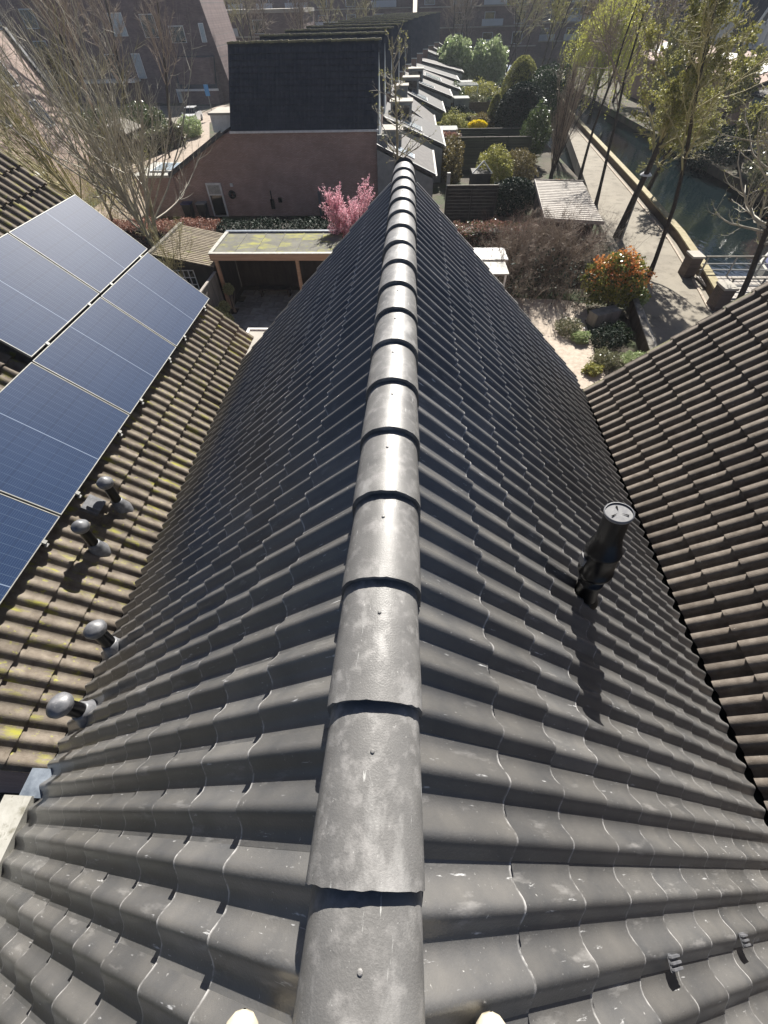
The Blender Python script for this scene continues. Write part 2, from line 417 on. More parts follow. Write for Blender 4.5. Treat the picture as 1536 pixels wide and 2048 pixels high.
def panel_mat():
    m = bpy.data.materials.new('solar cells behind glass'); m.use_nodes = True
    nt = m.node_tree; N = nt.nodes; Lk = nt.links
    b = N['Principled BSDF']
    b.inputs['Roughness'].default_value = 0.50
    b.inputs['Specular IOR Level'].default_value = 0.07
    b.inputs['Coat Weight'].default_value = 0.45
    b.inputs['Coat Roughness'].default_value = 0.02
    tc = N.new('ShaderNodeTexCoord'); sx = N.new('ShaderNodeSeparateXYZ')
    Lk.new(tc.outputs['Object'], sx.inputs[0])

    def lines(sock, pitch, width):
        a = N.new('ShaderNodeMath'); a.operation = 'DIVIDE'; a.inputs[1].default_value = pitch; Lk.new(sock, a.inputs[0])
        f = N.new('ShaderNodeMath'); f.operation = 'FRACT'; Lk.new(a.outputs[0], f.inputs[0])
        l = N.new('ShaderNodeMath'); l.operation = 'LESS_THAN'; l.inputs[1].default_value = width / pitch
        Lk.new(f.outputs[0], l.inputs[0])
        return l.outputs[0]

    def mx(fac, A, B):
        q = N.new('ShaderNodeMix'); q.data_type = 'RGBA'; Lk.new(fac, q.inputs[0])
        if isinstance(A, tuple): q.inputs[6].default_value = (*A, 1)
        else: Lk.new(A, q.inputs[6])
        q.inputs[7].default_value = (*B, 1)
        return q.outputs[2]
    bus = lines(sx.outputs['X'], 0.0185, 0.0022)          # fine busbars along the long side
    gapx = lines(sx.outputs['X'], 0.1855, 0.004)
    gapy = lines(sx.outputs['Y'], 0.0925, 0.003)
    nz = N.new('ShaderNodeTexNoise'); nz.inputs['Scale'].default_value = 1.3; nz.inputs['Detail'].default_value = 3
    Lk.new(tc.outputs['Object'], nz.inputs['Vector'])
    nm = N.new('ShaderNodeMix'); nm.data_type = 'RGBA'
    nm.inputs[6].default_value = (0.013, 0.028, 0.070, 1); nm.inputs[7].default_value = (0.024, 0.046, 0.105, 1)
    Lk.new(nz.outputs['Fac'], nm.inputs[0])
    c = mx(bus, nm.outputs[2], (0.055, 0.085, 0.145))
    c = mx(gapx, c, (0.022, 0.036, 0.07))
    c = mx(gapy, c, (0.075, 0.11, 0.17))
    # the halving gap of the module
    d = N.new('ShaderNodeMath'); d.operation = 'ABSOLUTE'; Lk.new(sx.outputs['Y'], d.inputs[0])
    l = N.new('ShaderNodeMath'); l.operation = 'LESS_THAN'; l.inputs[1].default_value = 0.005; Lk.new(d.outputs[0], l.inputs[0])
    c = mx(l.outputs[0], c, (0.18, 0.23, 0.32))
    Lk.new(c, b.inputs['Base Color'])
    return m


M['cells'] = panel_mat()


def water_mat():
    m = bpy.data.materials.new('canal water'); m.use_nodes = True
    nt = m.node_tree; N = nt.nodes; Lk = nt.links
    b = N['Principled BSDF']
    b.inputs['Base Color'].default_value = (0.007, 0.014, 0.017, 1)
    b.inputs['IOR'].default_value = 1.75
    b.inputs['Roughness'].default_value = 0.02
    b.inputs['Specular IOR Level'].default_value = 1.0
    tc = N.new('ShaderNodeTexCoord')
    mp = N.new('ShaderNodeMapping'); mp.inputs['Scale'].default_value = (1.0, 0.55, 1)
    Lk.new(tc.outputs['Object'], mp.inputs['Vector'])
    nz = N.new('ShaderNodeTexNoise'); nz.inputs['Scale'].default_value = 3.2; nz.inputs['Detail'].default_value = 4
    Lk.new(mp.outputs[0], nz.inputs['Vector'])
    bp = N.new('ShaderNodeBump'); bp.inputs['Distance'].default_value = 0.012
    Lk.new(nz.outputs['Fac'], bp.inputs['Height']); Lk.new(bp.outputs[0], b.inputs['Normal'])
    return m


M['water'] = water_mat()

# ------------------------------------------------------------------ the setting
G = -8.8                       # garden and street level; the ridge of the roof is z = 0
MB().box(-400, 15.0, -60, 500, G - 0.9, G).build('ground', M['earth'], kind='structure')
MB().box(29.0, 400, -60, 500, G - 0.9, G - 0.25).build('far_bank', M['earth'], kind='structure')
MB().quad((10, -60, G - 1.25), (40, -60, G - 1.25), (40, 500, G - 1.25), (10, 500, G - 1.25)).build('canal_water', M['water'], kind='structure')


def sheet(name, pts, z, m, thick=0.05, kind='structure'):
    return MB().prism(pts, 'z', z - thick, z).build(name, m, kind=kind)


PL = [(7.6, 2), (9.2, 10), (10.9, 17), (12.2, 25.2), (13.7, 35.3), (16.2, 50.8), (20.2, 75.8), (23.5, 100)]
PR = [(13.6, 2), (14.6, 12), (15.7, 21.6), (16.4, 25.2), (17.4, 31.3), (18.4, 41.9), (19.5, 55.8), (21.3, 79.6), (24.2, 100)]
sheet('canal_path', PL + PR[::-1], G + 0.012, M['path'], 0.9)
# kerb line along the path, its light edging stones
kt = thing('path_edging', 'pale edging stones along the canal side of the path', 'kerb', (17, 35, G))
for (x0, y0), (x1, y1) in zip(PR[2:-2], PR[3:-1]):
    n = max(1, int(math.hypot(x1 - x0, y1 - y0) / 1.0))
    for k in range(n):
        a, b = k / n, (k + 1) / n - .02 / n
        MB().beam((x0 + (x1 - x0) * a - .35, y0 + (y1 - y0) * a, G + .03), (x0 + (x1 - x0) * b - .35, y0 + (y1 - y0) * b, G + .03), .12, .06).build('stone', M['gravel'], kt)


def quay():
    side, top = MB(), MB()
    Q = [(x, y) for x, y in PR]
    for (x0, y0), (x1, y1) in zip(Q[:-1], Q[1:]):
        if y1 <= 22: continue
        side.prism([(x0 + .02, y0), (x1 + .02, y1), (x1 + .32, y1), (x0 + .32, y0)], 'z', G - 1.6, G + 0.42)
        top.prism([(x0 - .02, y0), (x1 - .02, y1), (x1 + .42, y1), (x0 + .42, y0)], 'z', G + 0.423, G + 0.50)
    t = thing('quay_wall', 'low dark timber quay wall with an olive coping between path and canal', 'quay wall', (18, 40, G))
    side.build('revetment', M['quay_side'], t)
    top.build('coping', M['quay_top'], t)


quay()
sheet('garden_path', [(-40, 40), (-22, 48), (-22.5, 60), (-27.6, 76), (-27.8, 90), (-31, 92), (-31.5, 74), (-28.5, 58), (-36, 46)], G + 0.014, M['path_pink'])
sheet('street', [(-80, 70), (-31.6, 70), (-31.6, 91), (-80, 95)], G + 0.010, M['path'])
sheet('garden_paving', [(2.6, 12.5), (8.8, 13), (8.5, 17.2), (8.9, 19.2), (9.4, 22.3), (7.0, 23.2), (2.6, 23)], G + 0.016, M['gravel'])
sheet('lawn', [(3.5, 60), (12, 60), (16, 95), (5, 95)], G + 0.012, M['grass'])

# ------------------------------------------------------------------ roofs
AL = rad(43.5)
CA, SA, TA = math.cos(AL), math.sin(AL), math.tan(AL)


def prof_pan(ph, H):
    """round roll and a slightly broader concave pan"""
    return H * (0.5 + 0.5 * math.cos(2 * PI * (ph - 0.36))) ** 1.35


def prof_round(ph, H):
    return H * (0.5 + 0.5 * math.cos(2 * PI * (ph - 0.4))) ** 1.15


def prof_flat(ph, H):
    a = abs(ph - 0.4)
    if a < 0.255: return H
    if a < 0.295: return H * (1 - (a - 0.255) / 0.04)
    return 0.0


def tile_mesh(name, prof, H, W, L, t, material, phs, chips=0.0, seed=0, smooth=True):
    """pantile: x down the slope, y across, z outwards; two rolls; head at x = 0, toe at x = L raised by t"""
    rg = random.Random(seed)
    W2 = W + 0.001
    ys, hs = [], []
    for w in range(2):
        for ph in phs:
            ys.append((w + ph) / 2 * W2 - W2 / 2); hs.append(prof(ph, H))
    ys.append(W2 / 2); hs.append(hs[0])
    n = len(ys)
    toe = [L + rg.uniform(-chips, chips) for _ in range(n)]
    v = [(0, y, h) for y, h in zip(ys, hs)]
    v += [(toe[i], y, h + t) for i, (y, h) in enumerate(zip(ys, hs))]
    v += [(toe[i], y, h + t) for i, (y, h) in enumerate(zip(ys, hs))]
    v += [(toe[i] - 0.004, y, h + t - t * 0.98) for i, (y, h) in enumerate(zip(ys, hs))]
    f = []
    for i in range(n - 1):
        f.append((i, n + i, n + i + 1, i + 1))
        f.append((2 * n + i, 3 * n + i, 3 * n + i + 1, 2 * n + i + 1))
    b = len(v)                                            # side edges
    v += [(0, ys[-1], hs[-1]), (toe[-1], ys[-1], hs[-1] + t), (toe[-1], ys[-1], hs[-1]), (0, ys[-1], hs[-1] - t)]
    v += [(0, ys[0], hs[0]), (toe[0], ys[0], hs[0] + t), (toe[0], ys[0], hs[0]), (0, ys[0], hs[0] - t)]
    f += [(b, b + 1, b + 2, b + 3), (b + 7, b + 6, b + 5, b + 4)]
    return np_mesh(name, v, f, material, smooth=smooth)


def screen_area(p):
    d = p - CAM_POS
    z = d @ FW
    if z < 0.15: return 0.0
    x, y = F_PX * (d @ RT) / z, F_PX * (d @ UP) / z
    if abs(x) > 830 or abs(y) > 1230: return 0.0
    return 1.0 / (z * z)


def frame_R(sgn):
    """local axes of a slope: x down the slope, y along the ridge, z out"""
    return np.array([sgn * CA, 0, -SA]), np.array([0, float(sgn), 0]), np.array([sgn * SA, 0, CA])


def lay(slope, meshes, sgn, org, toes, L, ys, rng, jit=0.0007, skip=None):
    """returns (matrix, mesh index, area, slope) for a field of tiles on one slope; org = ridge-line point"""
    X, Y, Z = frame_R(sgn)
    out = []
    for s in toes:
        for y in ys:
            p = np.array(org) + X * (s - L) + np.array([0, y, 0]) + Z * rng.uniform(-jit, jit)
            if skip and skip(p + X * L * 0.6): continue
            a = rng.uniform(-0.0025, 0.0025)
            b2 = rng.uniform(-0.002, 0.003)
            x2 = X + Y * a + Z * b2
            m = Matrix(((x2[0], Y[0], Z[0], p[0]), (x2[1], Y[1], Z[1], p[1]), (x2[2], Y[2], Z[2], p[2]), (0, 0, 0, 1)))
            out.append((m, int(rng.integers(len(meshes))), screen_area(p + X * L * 0.6), slope))
    return out


def place(tiles, meshes, house, limit, name, field_mat=None):
    tiles.sort(key=lambda q: -q[2])
    keep, rest = tiles[:limit], tiles[limit:]
    keep = [q for q in keep if q[2] > 0]
    rest = [q for q in tiles if q[2] <= 0] if len(keep) < limit else rest
    for m, i, a, sl in keep:
        link(name, meshes[i], sl, m)
    if rest:
        Vs, Fs, b = [], [], 0
        for m, i, a, sl in rest:
            me = meshes[i]
            if not hasattr(place, 'cache'): place.cache = {}
            if me.name not in place.cache:
                v = np.empty(len(me.vertices) * 3, np.float32); me.vertices.foreach_get('co', v)
                f = np.empty(len(me.loops), np.int32); me.loops.foreach_get('vertex_index', f)
                place.cache[me.name] = (v.reshape(-1, 3), f.reshape(-1, 4))
            v, f = place.cache[me.name]
            mm = np.array(m)
            Vs.append(v @ mm[:3, :3].T + mm[:3, 3]); Fs.append(f + b); b += len(v)
        me = np_mesh('tile_field', np.concatenate(Vs), np.concatenate(Fs), field_mat or meshes[0].materials[0], smooth=True)
        o = link('tile_field', me, house)
        o['kind'] = 'stuff'


rng = np.random.default_rng(7)
PH = [0.0, 0.09, 0.17, 0.24, 0.30, 0.36, 0.42, 0.48, 0.55, 0.63, 0.73, 0.86]
PHF = [0.0, 0.105, 0.145, 0.655, 0.695, 0.85]

# --- the middle house
WT = 0.314
GM, LM = 0.365, 0.465
house = thing('row_house', 'middle house under a new dark grey pantile roof and a row of ridge tiles', 'house', (0, 2, G))
H0 = -0.112                    # height of the tile troughs' plane at the ridge line
right_x, left_x = 3.17, -2.88
MB().prism([(left_x + .25, G), (right_x - .25, G), (right_x - .25, H0 - .1 - TA * (right_x - .25)), (0, H0 - .1), (left_x + .25, H0 - .1 + TA * (left_x + .25))],
           'y', -3.2, 6.45).build('wall', M['brick_dark'], house)
slopes = {}
for sgn, xe in ((1, right_x), (-1, -left_x)):
    X, Y, Z = frame_R(sgn)
    o0 = Vector((0, 0, H0 - 0.035))
    xa, za = sgn * (xe + 0.02), H0 - 0.035 - TA * (xe + 0.02)
    mb = MB()
    mb.add([(0, -3.2, H0 - .035), (0, 6.6, H0 - .035), (xa, 6.6, za), (xa, -3.2, za),
            (0, -3.2, H0 - .07), (0, 6.6, H0 - .07), (xa, 6.6, za - .035), (xa, -3.2, za - .035)],
           [(0, 1, 2, 3), (7, 6, 5, 4), (0, 3, 7, 4), (1, 5, 6, 2), (2, 6, 7, 3)])
    slopes[sgn] = mb.build('roof_slope', M['under'], house)
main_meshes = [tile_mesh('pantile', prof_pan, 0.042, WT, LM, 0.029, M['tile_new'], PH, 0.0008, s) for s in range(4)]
ys = [6.56 - 0.314 / 2 - WT * k for k in range(31)]
tl = lay(slopes[1], main_meshes, 1, (0, 0, H0), [0.58 + GM * k for k in range(11)], LM, ys, rng)
tr = lay(slopes[-1], main_meshes, -1, (0, 0, H0), [0.58 + GM * k for k in range(10)], LM, ys, rng)
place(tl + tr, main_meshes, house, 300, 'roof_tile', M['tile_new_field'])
# verge tiles closing the far gable end, one per course
for sgn, n in ((1, 11), (-1, 10)):
    X, Y, Z = frame_R(sgn)
    for k in range(n):
        s1 = 0.58 + GM * k + 0.006
        p = np.array([0, 6.585, H0]) + X * (s1 - GM / 2 - 0.01) + Z * 0.015
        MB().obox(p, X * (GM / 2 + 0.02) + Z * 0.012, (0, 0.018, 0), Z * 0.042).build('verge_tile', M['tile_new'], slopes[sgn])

# ridge tiles
RG = 0.40


def ridge_mesh(seed):
    rg = random.Random(seed)
    n = 22
    rows = [(-0.002, 0.004, 1.0), (0.0, 0.0, 1.0), (0.05, -0.001, 0.995), (0.25, -0.014, 0.955), (0.45, -0.028, 0.91)]
    v, f = [], []
    sec = []
    for i in range(n + 1):
        th = -PI / 2 * 1.0 + PI * i / n
        sec.append((0.147 * math.sin(th), -0.125 * (1 - math.cos(th))))
    sec = [(-0.150, -0.225)] + sec + [(0.150, -0.225)]
    m = len(sec)
    chip = [rg.uniform(-0.0012, 0.0012) if rg.random() < 0.8 else rg.uniform(0.001, 0.004) for _ in range(m)]
    for r, (y, dz, sc_) in enumerate(rows):
        for i, (x, z) in enumerate(sec):
            yy = y + (chip[i] if r < 2 else 0)
            zz = z * sc_ + dz if r else (z - 0.003) * 0.985
            v.append((x * (sc_ if r else 0.975), yy, zz))
    for r in range(1, len(rows) - 1):
        for i in range(m - 1):
            f.append((r * m + i, (r + 1) * m + i, (r + 1) * m + i + 1, r * m + i + 1))
    b = len(v)
    for i, (x, z) in enumerate(sec):                       # thick toe lip
        v.append((x, chip[i], z))
    for i, (x, z) in enumerate(sec):
        v.append((x * 0.80, chip[i] + 0.004, z * 0.86 - 0.026 if i not in (0, m - 1) else z))
    for i in range(m - 1):
        f.append((b + i, b + i + 1, b + m + i + 1, b + m + i))
    return np_mesh('ridge_tile', v, f, M['tile_ridge'], smooth=True)


rms = [ridge_mesh(s) for s in range(5)]
screw = MB().lathe((0, 0, 0), (0, 0, 1), [(0, 0.0065), (0.002, 0.006), (0.0035, 0.004), (0.004, 0.0)], 10)
screw_me = bpy.data.meshes.new('screw'); screw_me.from_pydata(screw.v, [], screw.f); screw_me.materials.append(M['tile_ridge'])
for k in range(-7, 17):
    yk = -0.09 + RG * k
    if yk + 0.05 < -3: continue
    mw = Matrix.Translation((rng.uniform(-.002, .002), yk, 0.0)) @ Matrix.Rotation(rng.uniform(-.014, .014), 4, 'Z') @ Matrix.Rotation(rng.uniform(-.02, .02), 4, 'Y')
    o = link('ridge_tile', rms[int(rng.integers(5))], house, mw)
    s = bpy.data.objects.new('screw', screw_me); col.objects.link(s)
    s.parent = o; s.matrix_basis = Matrix.Translation((rng.uniform(-.006, .006), 0.275, -0.0155))
MB().lathe((0, 6.74, -0.13), (0, 1, 0), [(0, 0.14), (0.02, 0.13), (0.02, 0.0)], 24).build('ridge_end_cap', M['tile_ridge'], house)
MB().box(-0.03, 0.03, -3.0, 6.6, -0.16, -0.09).build('ridge_batten', M['under'], house)
rr = MB()
for sx_ in (-1, 1):                                        # crumpled ridge roll showing under the tile edge
    for k in range(160):
        y = -2.9 + k * 0.06
        rr.obox((sx_ * 0.12, y, -0.22 + 0.004 * math.sin(k * 2.1)), (0.004, 0, 0), (0, 0.031, 0.003 * (-1) ** k), (0, 0, 0.018))
    rr.build('ridge_roll', M['under'], house); rr = MB()

# plastic comb clips peeping out on raised tile heads
def comb(x, y, sgn):
    X, Y, Z = frame_R(sgn)
    mb = MB()
    s = abs(x) / CA
    for j in range(3):
        p = np.array([0, y + (j - 1) * 0.017, H0]) + X * s + Z * 0.069
        mb.obox(p, X * 0.042, (0, 0.0035, 0), Z * 0.006)
    p = np.array([0, y, H0]) + X * s + Z * 0.060
    mb.obox(p, X * 0.04, (0, 0.026, 0), Z * 0.003)
    mb.build('tile_clip', M['cap_grey'], slopes[sgn])


comb(1.143, -0.322, 1)
comb(1.842, -0.315, 1)

# gutters in the valleys between the roofs
for (x, z0) in ((3.215, H0 - TA * 3.17 - 0.06), (-2.925, H0 - TA * 2.88 - 0.06)):
    y1 = 6.5
    mb = MB()
    mb.quad((x - .10, -3 if x > 0 else 0.3, z0), (x + .10, -3 if x > 0 else 0.3, z0), (x + .10, y1, z0), (x - .10, y1, z0))
    mb.build('valley_gutter', M['under'], house)
# open eave beyond the left neighbour's near gable: gutter board and lead tray
MB().obox((-2.83, -1.4, -2.74), (0.03, 0, 0), (0, 1.55, 0), (0, 0, 0.09)).build('fascia_board', M['white_board'], house)
MB().obox((-2.94, -1.4, -2.655), (0.085, 0, 0), (0, 1.55, 0), (0, 0, 0.006)).build('gutter_edge', M['white_board'], house)
MB().box(-2.93, -2.72, 0.14, 0.34, -2.80, -2.68).build('lead_tray', M['lead'], house)


# --- vents
def vent(name, label, base, axis, L, r, group, lead=True, capr=1.62):
    t = thing(name, label, 'roof vent', base, group)
    b = Vector(base); a = Vector(axis).normalized()
    MB().lathe(b - a * 0.10, a, [(0, r * 2.1), (0.07, r * 2.0), (0.10, r * 1.75), (0.15, r * 1.35), (0.19, r * 1.22), (0.195, r)], 22).build('collar', M['cap_grey'], t)
    MB().lathe(b, a, [(0, r), (L - 0.02, r)], 22).build('pipe', M['black_plastic'], t)
    MB().lathe(b + a * (L - 0.045), a, [(-.02, r * 1.1), (-.02, r * 1.35), (0.012, r * capr), (0.040, r * capr), (0.044, r * 1.62), (0.062, r * 1.35), (0.085, r * 0.85), (0.100, r * 0.35), (0.103, 0.0)], 26).build('cap', M['cap_grey'], t)
    return t


LPZ = lambda x: -2.88 - TA * (2.95 + x)                     # surface of the left roof
vent('roof_vent', 'mushroom roof vent below the solar panels, farther of the two on the mossy roof', (-3.33, 3.02, -2.52), (0.04, 0.05, 1), 0.40, 0.052, 'mushroom vents on the left roofs')
vent('roof_vent', 'mushroom roof vent below the solar panels, nearer of the two on the mossy roof', (-3.32, 2.41, -2.53), (0.08, 0.04, 1), 0.40, 0.052, 'mushroom vents on the left roofs')
vent('roof_vent', 'stubby mushroom vent in the valley beside the mossy roof, farther one', (-2.557, 1.28, -2.47), (-0.10, 0.15, 0.85), 0.33, 0.056, 'mushroom vents on the left roofs')
vent('roof_vent', 'stubby mushroom vent in the valley, lowest and nearest to the camera', (-2.50, 0.72, -2.42), (-0.10, -0.05, 0.9), 0.32, 0.058, 'mushroom vents on the left roofs')

t = thing('boiler_flue', 'tall black boiler flue with a pale slotted end plate on the right slope', 'flue', (1.326, 1.353, -1.288))
b = Vector((1.326, 1.353, -1.33)); a = Vector((-0.115, 0.045, 0.86)).normalized()
MB().lathe(b - a * 0.02, a, [(0, 0.071), (0.22, 0.071), (0.22, 0.076), (0.26, 0.076), (0.26, 0.071), (0.36, 0.071)], 28).build('pipe', M['black_plastic'], t)
MB().lathe(b - a * 0.02, a, [(0, 0.095), (0.03, 0.088), (0.06, 0.074)], 28).build('collar', M['black_plastic'], t)
MB().lathe(b + a * 0.33, a, [(0.0, 0.072), (0.0, 0.100), (0.012, 0.102), (0.03, 0.102), (0.034, 0.095), (0.21, 0.095), (0.215, 0.100), (0.235, 0.100), (0.24, 0.093), (0.34, 0.072), (0.345, 0.068), (0.54, 0.067)], 28).build('sleeve', M['black_plastic'], t)
MB().lathe(b + a * 0.865, a, [(0, 0.060), (0.002, 0.072), (0.018, 0.074), (0.020, 0.067)], 32).build('rim', M['cap_grey'], t)
pl = MB().lathe(b + a * 0.877, a, [(0, 0.067), (0.001, 0.0)], 32)
plate = pl.build('end_plate', M['flue_top'], t)
fin = MB()
u_ = a.cross(Vector((0, 1, 0))).normalized(); w_ = a.cross(u_).normalized()
for k in range(3):
    th = 2 * PI * k / 3 + 0.5
    d1 = u_ * math.cos(th) + w_ * math.sin(th)
    d2 = a.cross(d1)
    c0 = b + a * 0.882
    fin.add([c0 + d1 * 0.010, c0 + d1 * 0.048 + d2 * 0.005, c0 + d1 * 0.048 - d2 * 0.005], [(0, 1, 2)])
fin.build('slot', M['under'], plate)
MB().obox(b + a * 0.45 + Vector((-0.100, 0, 0)), (0.008, 0, 0), (0, 0.03, 0), (0, 0, 0.03)).build('bracket', M['flue_top'], t)

# --- right neighbour
RX, RZ = 3.25, -3.07
rz_plane = -3.07 - 0.035
GRR, LRR = 0.345, 0.40
hr = thing('row_house', 'neighbouring house at the right under an old brown ribbed tile roof', 'house', (6.5, 2, G))
MB().prism([(3.5, G), (9.6, G), (9.6, rz_plane + TA * .25 - .1), (6.5, rz_plane + TA * 3.25 - .1), (3.5, rz_plane + TA * .25 - .1)], 'y', -3.1, 6.1).build('wall', M['brick_dark'], hr)
rzr = rz_plane + TA * (6.5 - RX)
sl = MB().add([(6.5, -3.2, rzr - .03), (6.5, 6.2, rzr - .03), (RX + .02, 6.2, rz_plane - .03), (RX + .02, -3.2, rz_plane - .03)], [(0, 1, 2, 3)]).build('roof_slope', M['under'], hr)
sl2 = MB().add([(6.5, -3.2, rzr - .03), (6.5, 6.2, rzr - .03), (9.75, 6.2, rz_plane - .03), (9.75, -3.2, rz_plane - .03)], [(0, 1, 2, 3)]).build('roof_slope', M['tile_right'], hr)
rm = [tile_mesh('ribbed_tile', prof_flat, 0.072, 0.324, LRR, 0.042, M['tile_right'], PHF, 0.003, s, False) for s in range(4)]
nr = 13
slen = (6.5 - RX) / CA
tiles = lay(sl, rm, -1, (6.5, 0, rzr), [slen - GRR * k for k in range(nr)], LRR, [6.26 - 0.162 - 0.324 * k for k in range(29)], rng, 0.003)
place(tiles, rm, hr, 300, 'roof_tile')
for k in range(nr):                                        # verge edge with moss
    X, Y, Z = frame_R(-1)
    p = np.array([6.5, 6.285, rzr]) + X * (slen - GRR * k - GRR / 2) + Z * 0.02
    MB().obox(p, X * (GRR / 2 + 0.015) + Z * 0.014, (0, 0.03, 0), Z * 0.035).build('verge_tile', M['tile_right'] if k % 3 else M['tile_moss'], sl)
for k in range(24):
    MB().tube([(6.5, -3 + .4 * k, rzr + .03), (6.5, -3 + .4 * k + .42, rzr + .045)], [0.13, 0.12], 10).build('ridge_tile', M['tile_right'], hr)

# --- left neighbour with the solar panels
LG, LLn = 0.325, 0.385
lz_plane = -2.88 - 0.045
LXE = -2.97
hl = thing('row_house', 'neighbouring house at the left under a mossy brown tile roof with solar panels', 'house', (-6.2, 4, G))
rzl = lz_plane + TA * (6.2 - 2.97)
MB().prism([(-9.2, G), (-3.2, G), (-3.2, lz_plane + .1), (-6.2, rzl - .1), (-9.2, lz_plane + .1)], 'y', 0.42, 7.55).build('wall', M['brick_dark'], hl)
s1 = MB().add([(-6.2, .32, rzl - .03), (-6.2, 7.68, rzl - .03), (LXE - .02, 7.68, lz_plane - .03), (LXE - .02, .32, lz_plane - .03)], [(0, 3, 2, 1)]).build('roof_slope', M['under'], hl)
s2 = MB().add([(-6.2, .32, rzl - .03), (-6.2, 7.68, rzl - .03), (-9.43, 7.68, lz_plane - .03), (-9.43, .32, lz_plane - .03)], [(0, 1, 2, 3)]).build('roof_slope', M['tile_left'], hl)
lm = [tile_mesh('weathered_tile', prof_round, 0.042, 0.322, LLn, 0.034, M['tile_left'], [0, .1, .2, .3, .4, .5, .6, .7, .8, .9], 0.003, s) for s in range(4)]
slenl = (6.2 - 2.97) / CA
tiles = lay(s1, lm, 1, (-6.2, 0, rzl), [slenl - LG * k for k in range(14)], LLn, [7.72 - 0.161 - 0.322 * k for k in range(23)], rng, 0.004)
place(tiles, lm, hl, 300, 'roof_tile')
for k in range(18):
    MB().tube([(-6.2, .3 + .41 * k, rzl + .03), (-6.2, .3 + .41 * k + .43, rzl + .045)], [0.13, 0.12], 10).build('ridge_tile', M['tile_left'], hl)
mb = MB().obox((-4.7, 0.33, (lz_plane + rzl) / 2 - 0.11), (1.62, 0, 1.62 * TA), (0, 0.03, 0), (0, 0, 0.07)); mb.build('verge_board', M['dark_wood'], hl)
# small square vent hood between the two pipes
X, Y, Z = frame_R(1)
c = np.array([-3.50, 2.86, LPZ(-3.50)]) + Z * 0.03
mb = MB().obox(c, X * 0.09, (0, 0.10, 0), Z * 0.035); mb.obox(c + X * 0.02 + Z * 0.05, X * 0.07, (0, 0.07, 0), Z * 0.02)
tag(mb.build('vent_hood', M['cap_grey']), 'small square vent hood lying just below the lower edge of the solar panels', 'roof vent')


# solar panels
def panel(label, xs, xe_, y0, y1):
    """xs/xe_: lower and upper X of the panel, world; the panel lies 0.12 above the left roof"""
    X, Y, Z = frame_R(1)
    zp = lambda x: -2.88 + 0.12 / CA - TA * (2.95 + x)
    lo = np.array([xs, 0, zp(xs)]); hi = np.array([xe_, 0, zp(xe_)])
    ctr = (lo + hi) / 2 + np.array([0, (y0 + y1) / 2, 0])
    hl_ = np.linalg.norm(lo - hi) / 2 - 0.009; hy = (y1 - y0) / 2 - 0.009
    t = thing('solar_panel', label, 'solar panel', tuple(ctr), 'solar panels on the left roof')
    g = MB()
    g.add([(-hl_ + .008, -hy + .008, 0), (hl_ - .008, -hy + .008, 0), (hl_ - .008, hy - .008, 0), (-hl_ + .008, hy - .008, 0)], [(0, 1, 2, 3)])
    Rm = Matrix(((X[0], 0, Z[0], ctr[0]), (X[1], 1, Z[1], ctr[1]), (X[2], 0, Z[2], ctr[2]), (0, 0, 0, 1)))
    g.build('cell_glass', M['cells'], t, mw=Rm)
    for (a0, a1, b0, b1) in ((-hl_, hl_, -hy, -hy + .009), (-hl_, hl_, hy - .009, hy), (-hl_, -hl_ + .009, -hy + .009, hy - .009), (hl_ - .009, hl_, -hy + .009, hy - .009)):
        MB().box(a0, a1, b0, b1, -0.032, 0.003).build('frame', M['alu'], t, mw=Rm)
    MB().box(-hl_ + .01, hl_ - .01, -hy + .01, hy - .01, -0.012, -0.008).build('back_sheet', M['under'], t, mw=Rm)
    for yy in (-hy + 0.32, hy - 0.32):
        c_ = MB().box(hl_ - .01, hl_ + .03, yy - .02, yy + .02, -0.03, 0.008)
        c_.box(hl_ + .03, hl_ + .055, yy - .028, yy + .012, -0.06, -0.03)
        c_.build('clamp', M['alu'], t, mw=Rm)
        MB().box(-hl_ - .012, hl_ + .06, yy - .018, yy + .018, -0.075, -0.034).build('rail', M['black_plastic'], t, mw=Rm)


XL, XM_, XU = -3.555, -4.375, -5.205
panel('farthest solar panel of the lower row, next to the verge', XL, XM_, 5.97, 7.66)
panel('second solar panel of the lower row counted from the far verge', XL, XM_, 4.26, 5.965)
panel('third solar panel of the lower row, beside the open gap in the upper row', XL, XM_, 2.55, 4.255)
panel('nearest solar panel of the lower row, above the mushroom vents', XL, XM_, 0.84, 2.545)
panel('far solar panel of the upper row with its corner at the tree', XM_ - .01, XU, 6.03, 7.74)
panel('near solar panel of the upper row ending at the open gap', XM_ - .01, XU, 4.31, 6.02)
# ------------------------------------------------------------------ END PART 1


# ================================================================== plants
def unit(v):
    return v / np.maximum(np.linalg.norm(v, axis=-1, keepdims=True), 1e-9)


def tubes(P, R, n):
    """P (N,K,3) polylines, R (N,K) radii -> V, F"""
    N_, K, _ = P.shape
    d = unit(P[:, -1] - P[:, 0])
    a = np.where(np.abs(d[:, 2:3]) < 0.9, np.array([[0, 0, 1.0]]), np.array([[1.0, 0, 0]]))
    u = unit(np.cross(d, a)); w = np.cross(d, u)
    th = 2 * PI * np.arange(n) / n
    ring = u[:, None, None, :] * np.cos(th)[None, None, :, None] + w[:, None, None, :] * np.sin(th)[None, None, :, None]
    V = P[:, :, None, :] + ring * R[:, :, None, None]
    i, k, j = np.meshgrid(np.arange(N_), np.arange(K - 1), np.arange(n), indexing='ij')
    b = i * K * n
    F = np.stack([b + k * n + j, b + k * n + (j + 1) % n, b + (k + 1) * n + (j + 1) % n, b + (k + 1) * n + j], -1).reshape(-1, 4)
    return V.reshape(-1, 3), F


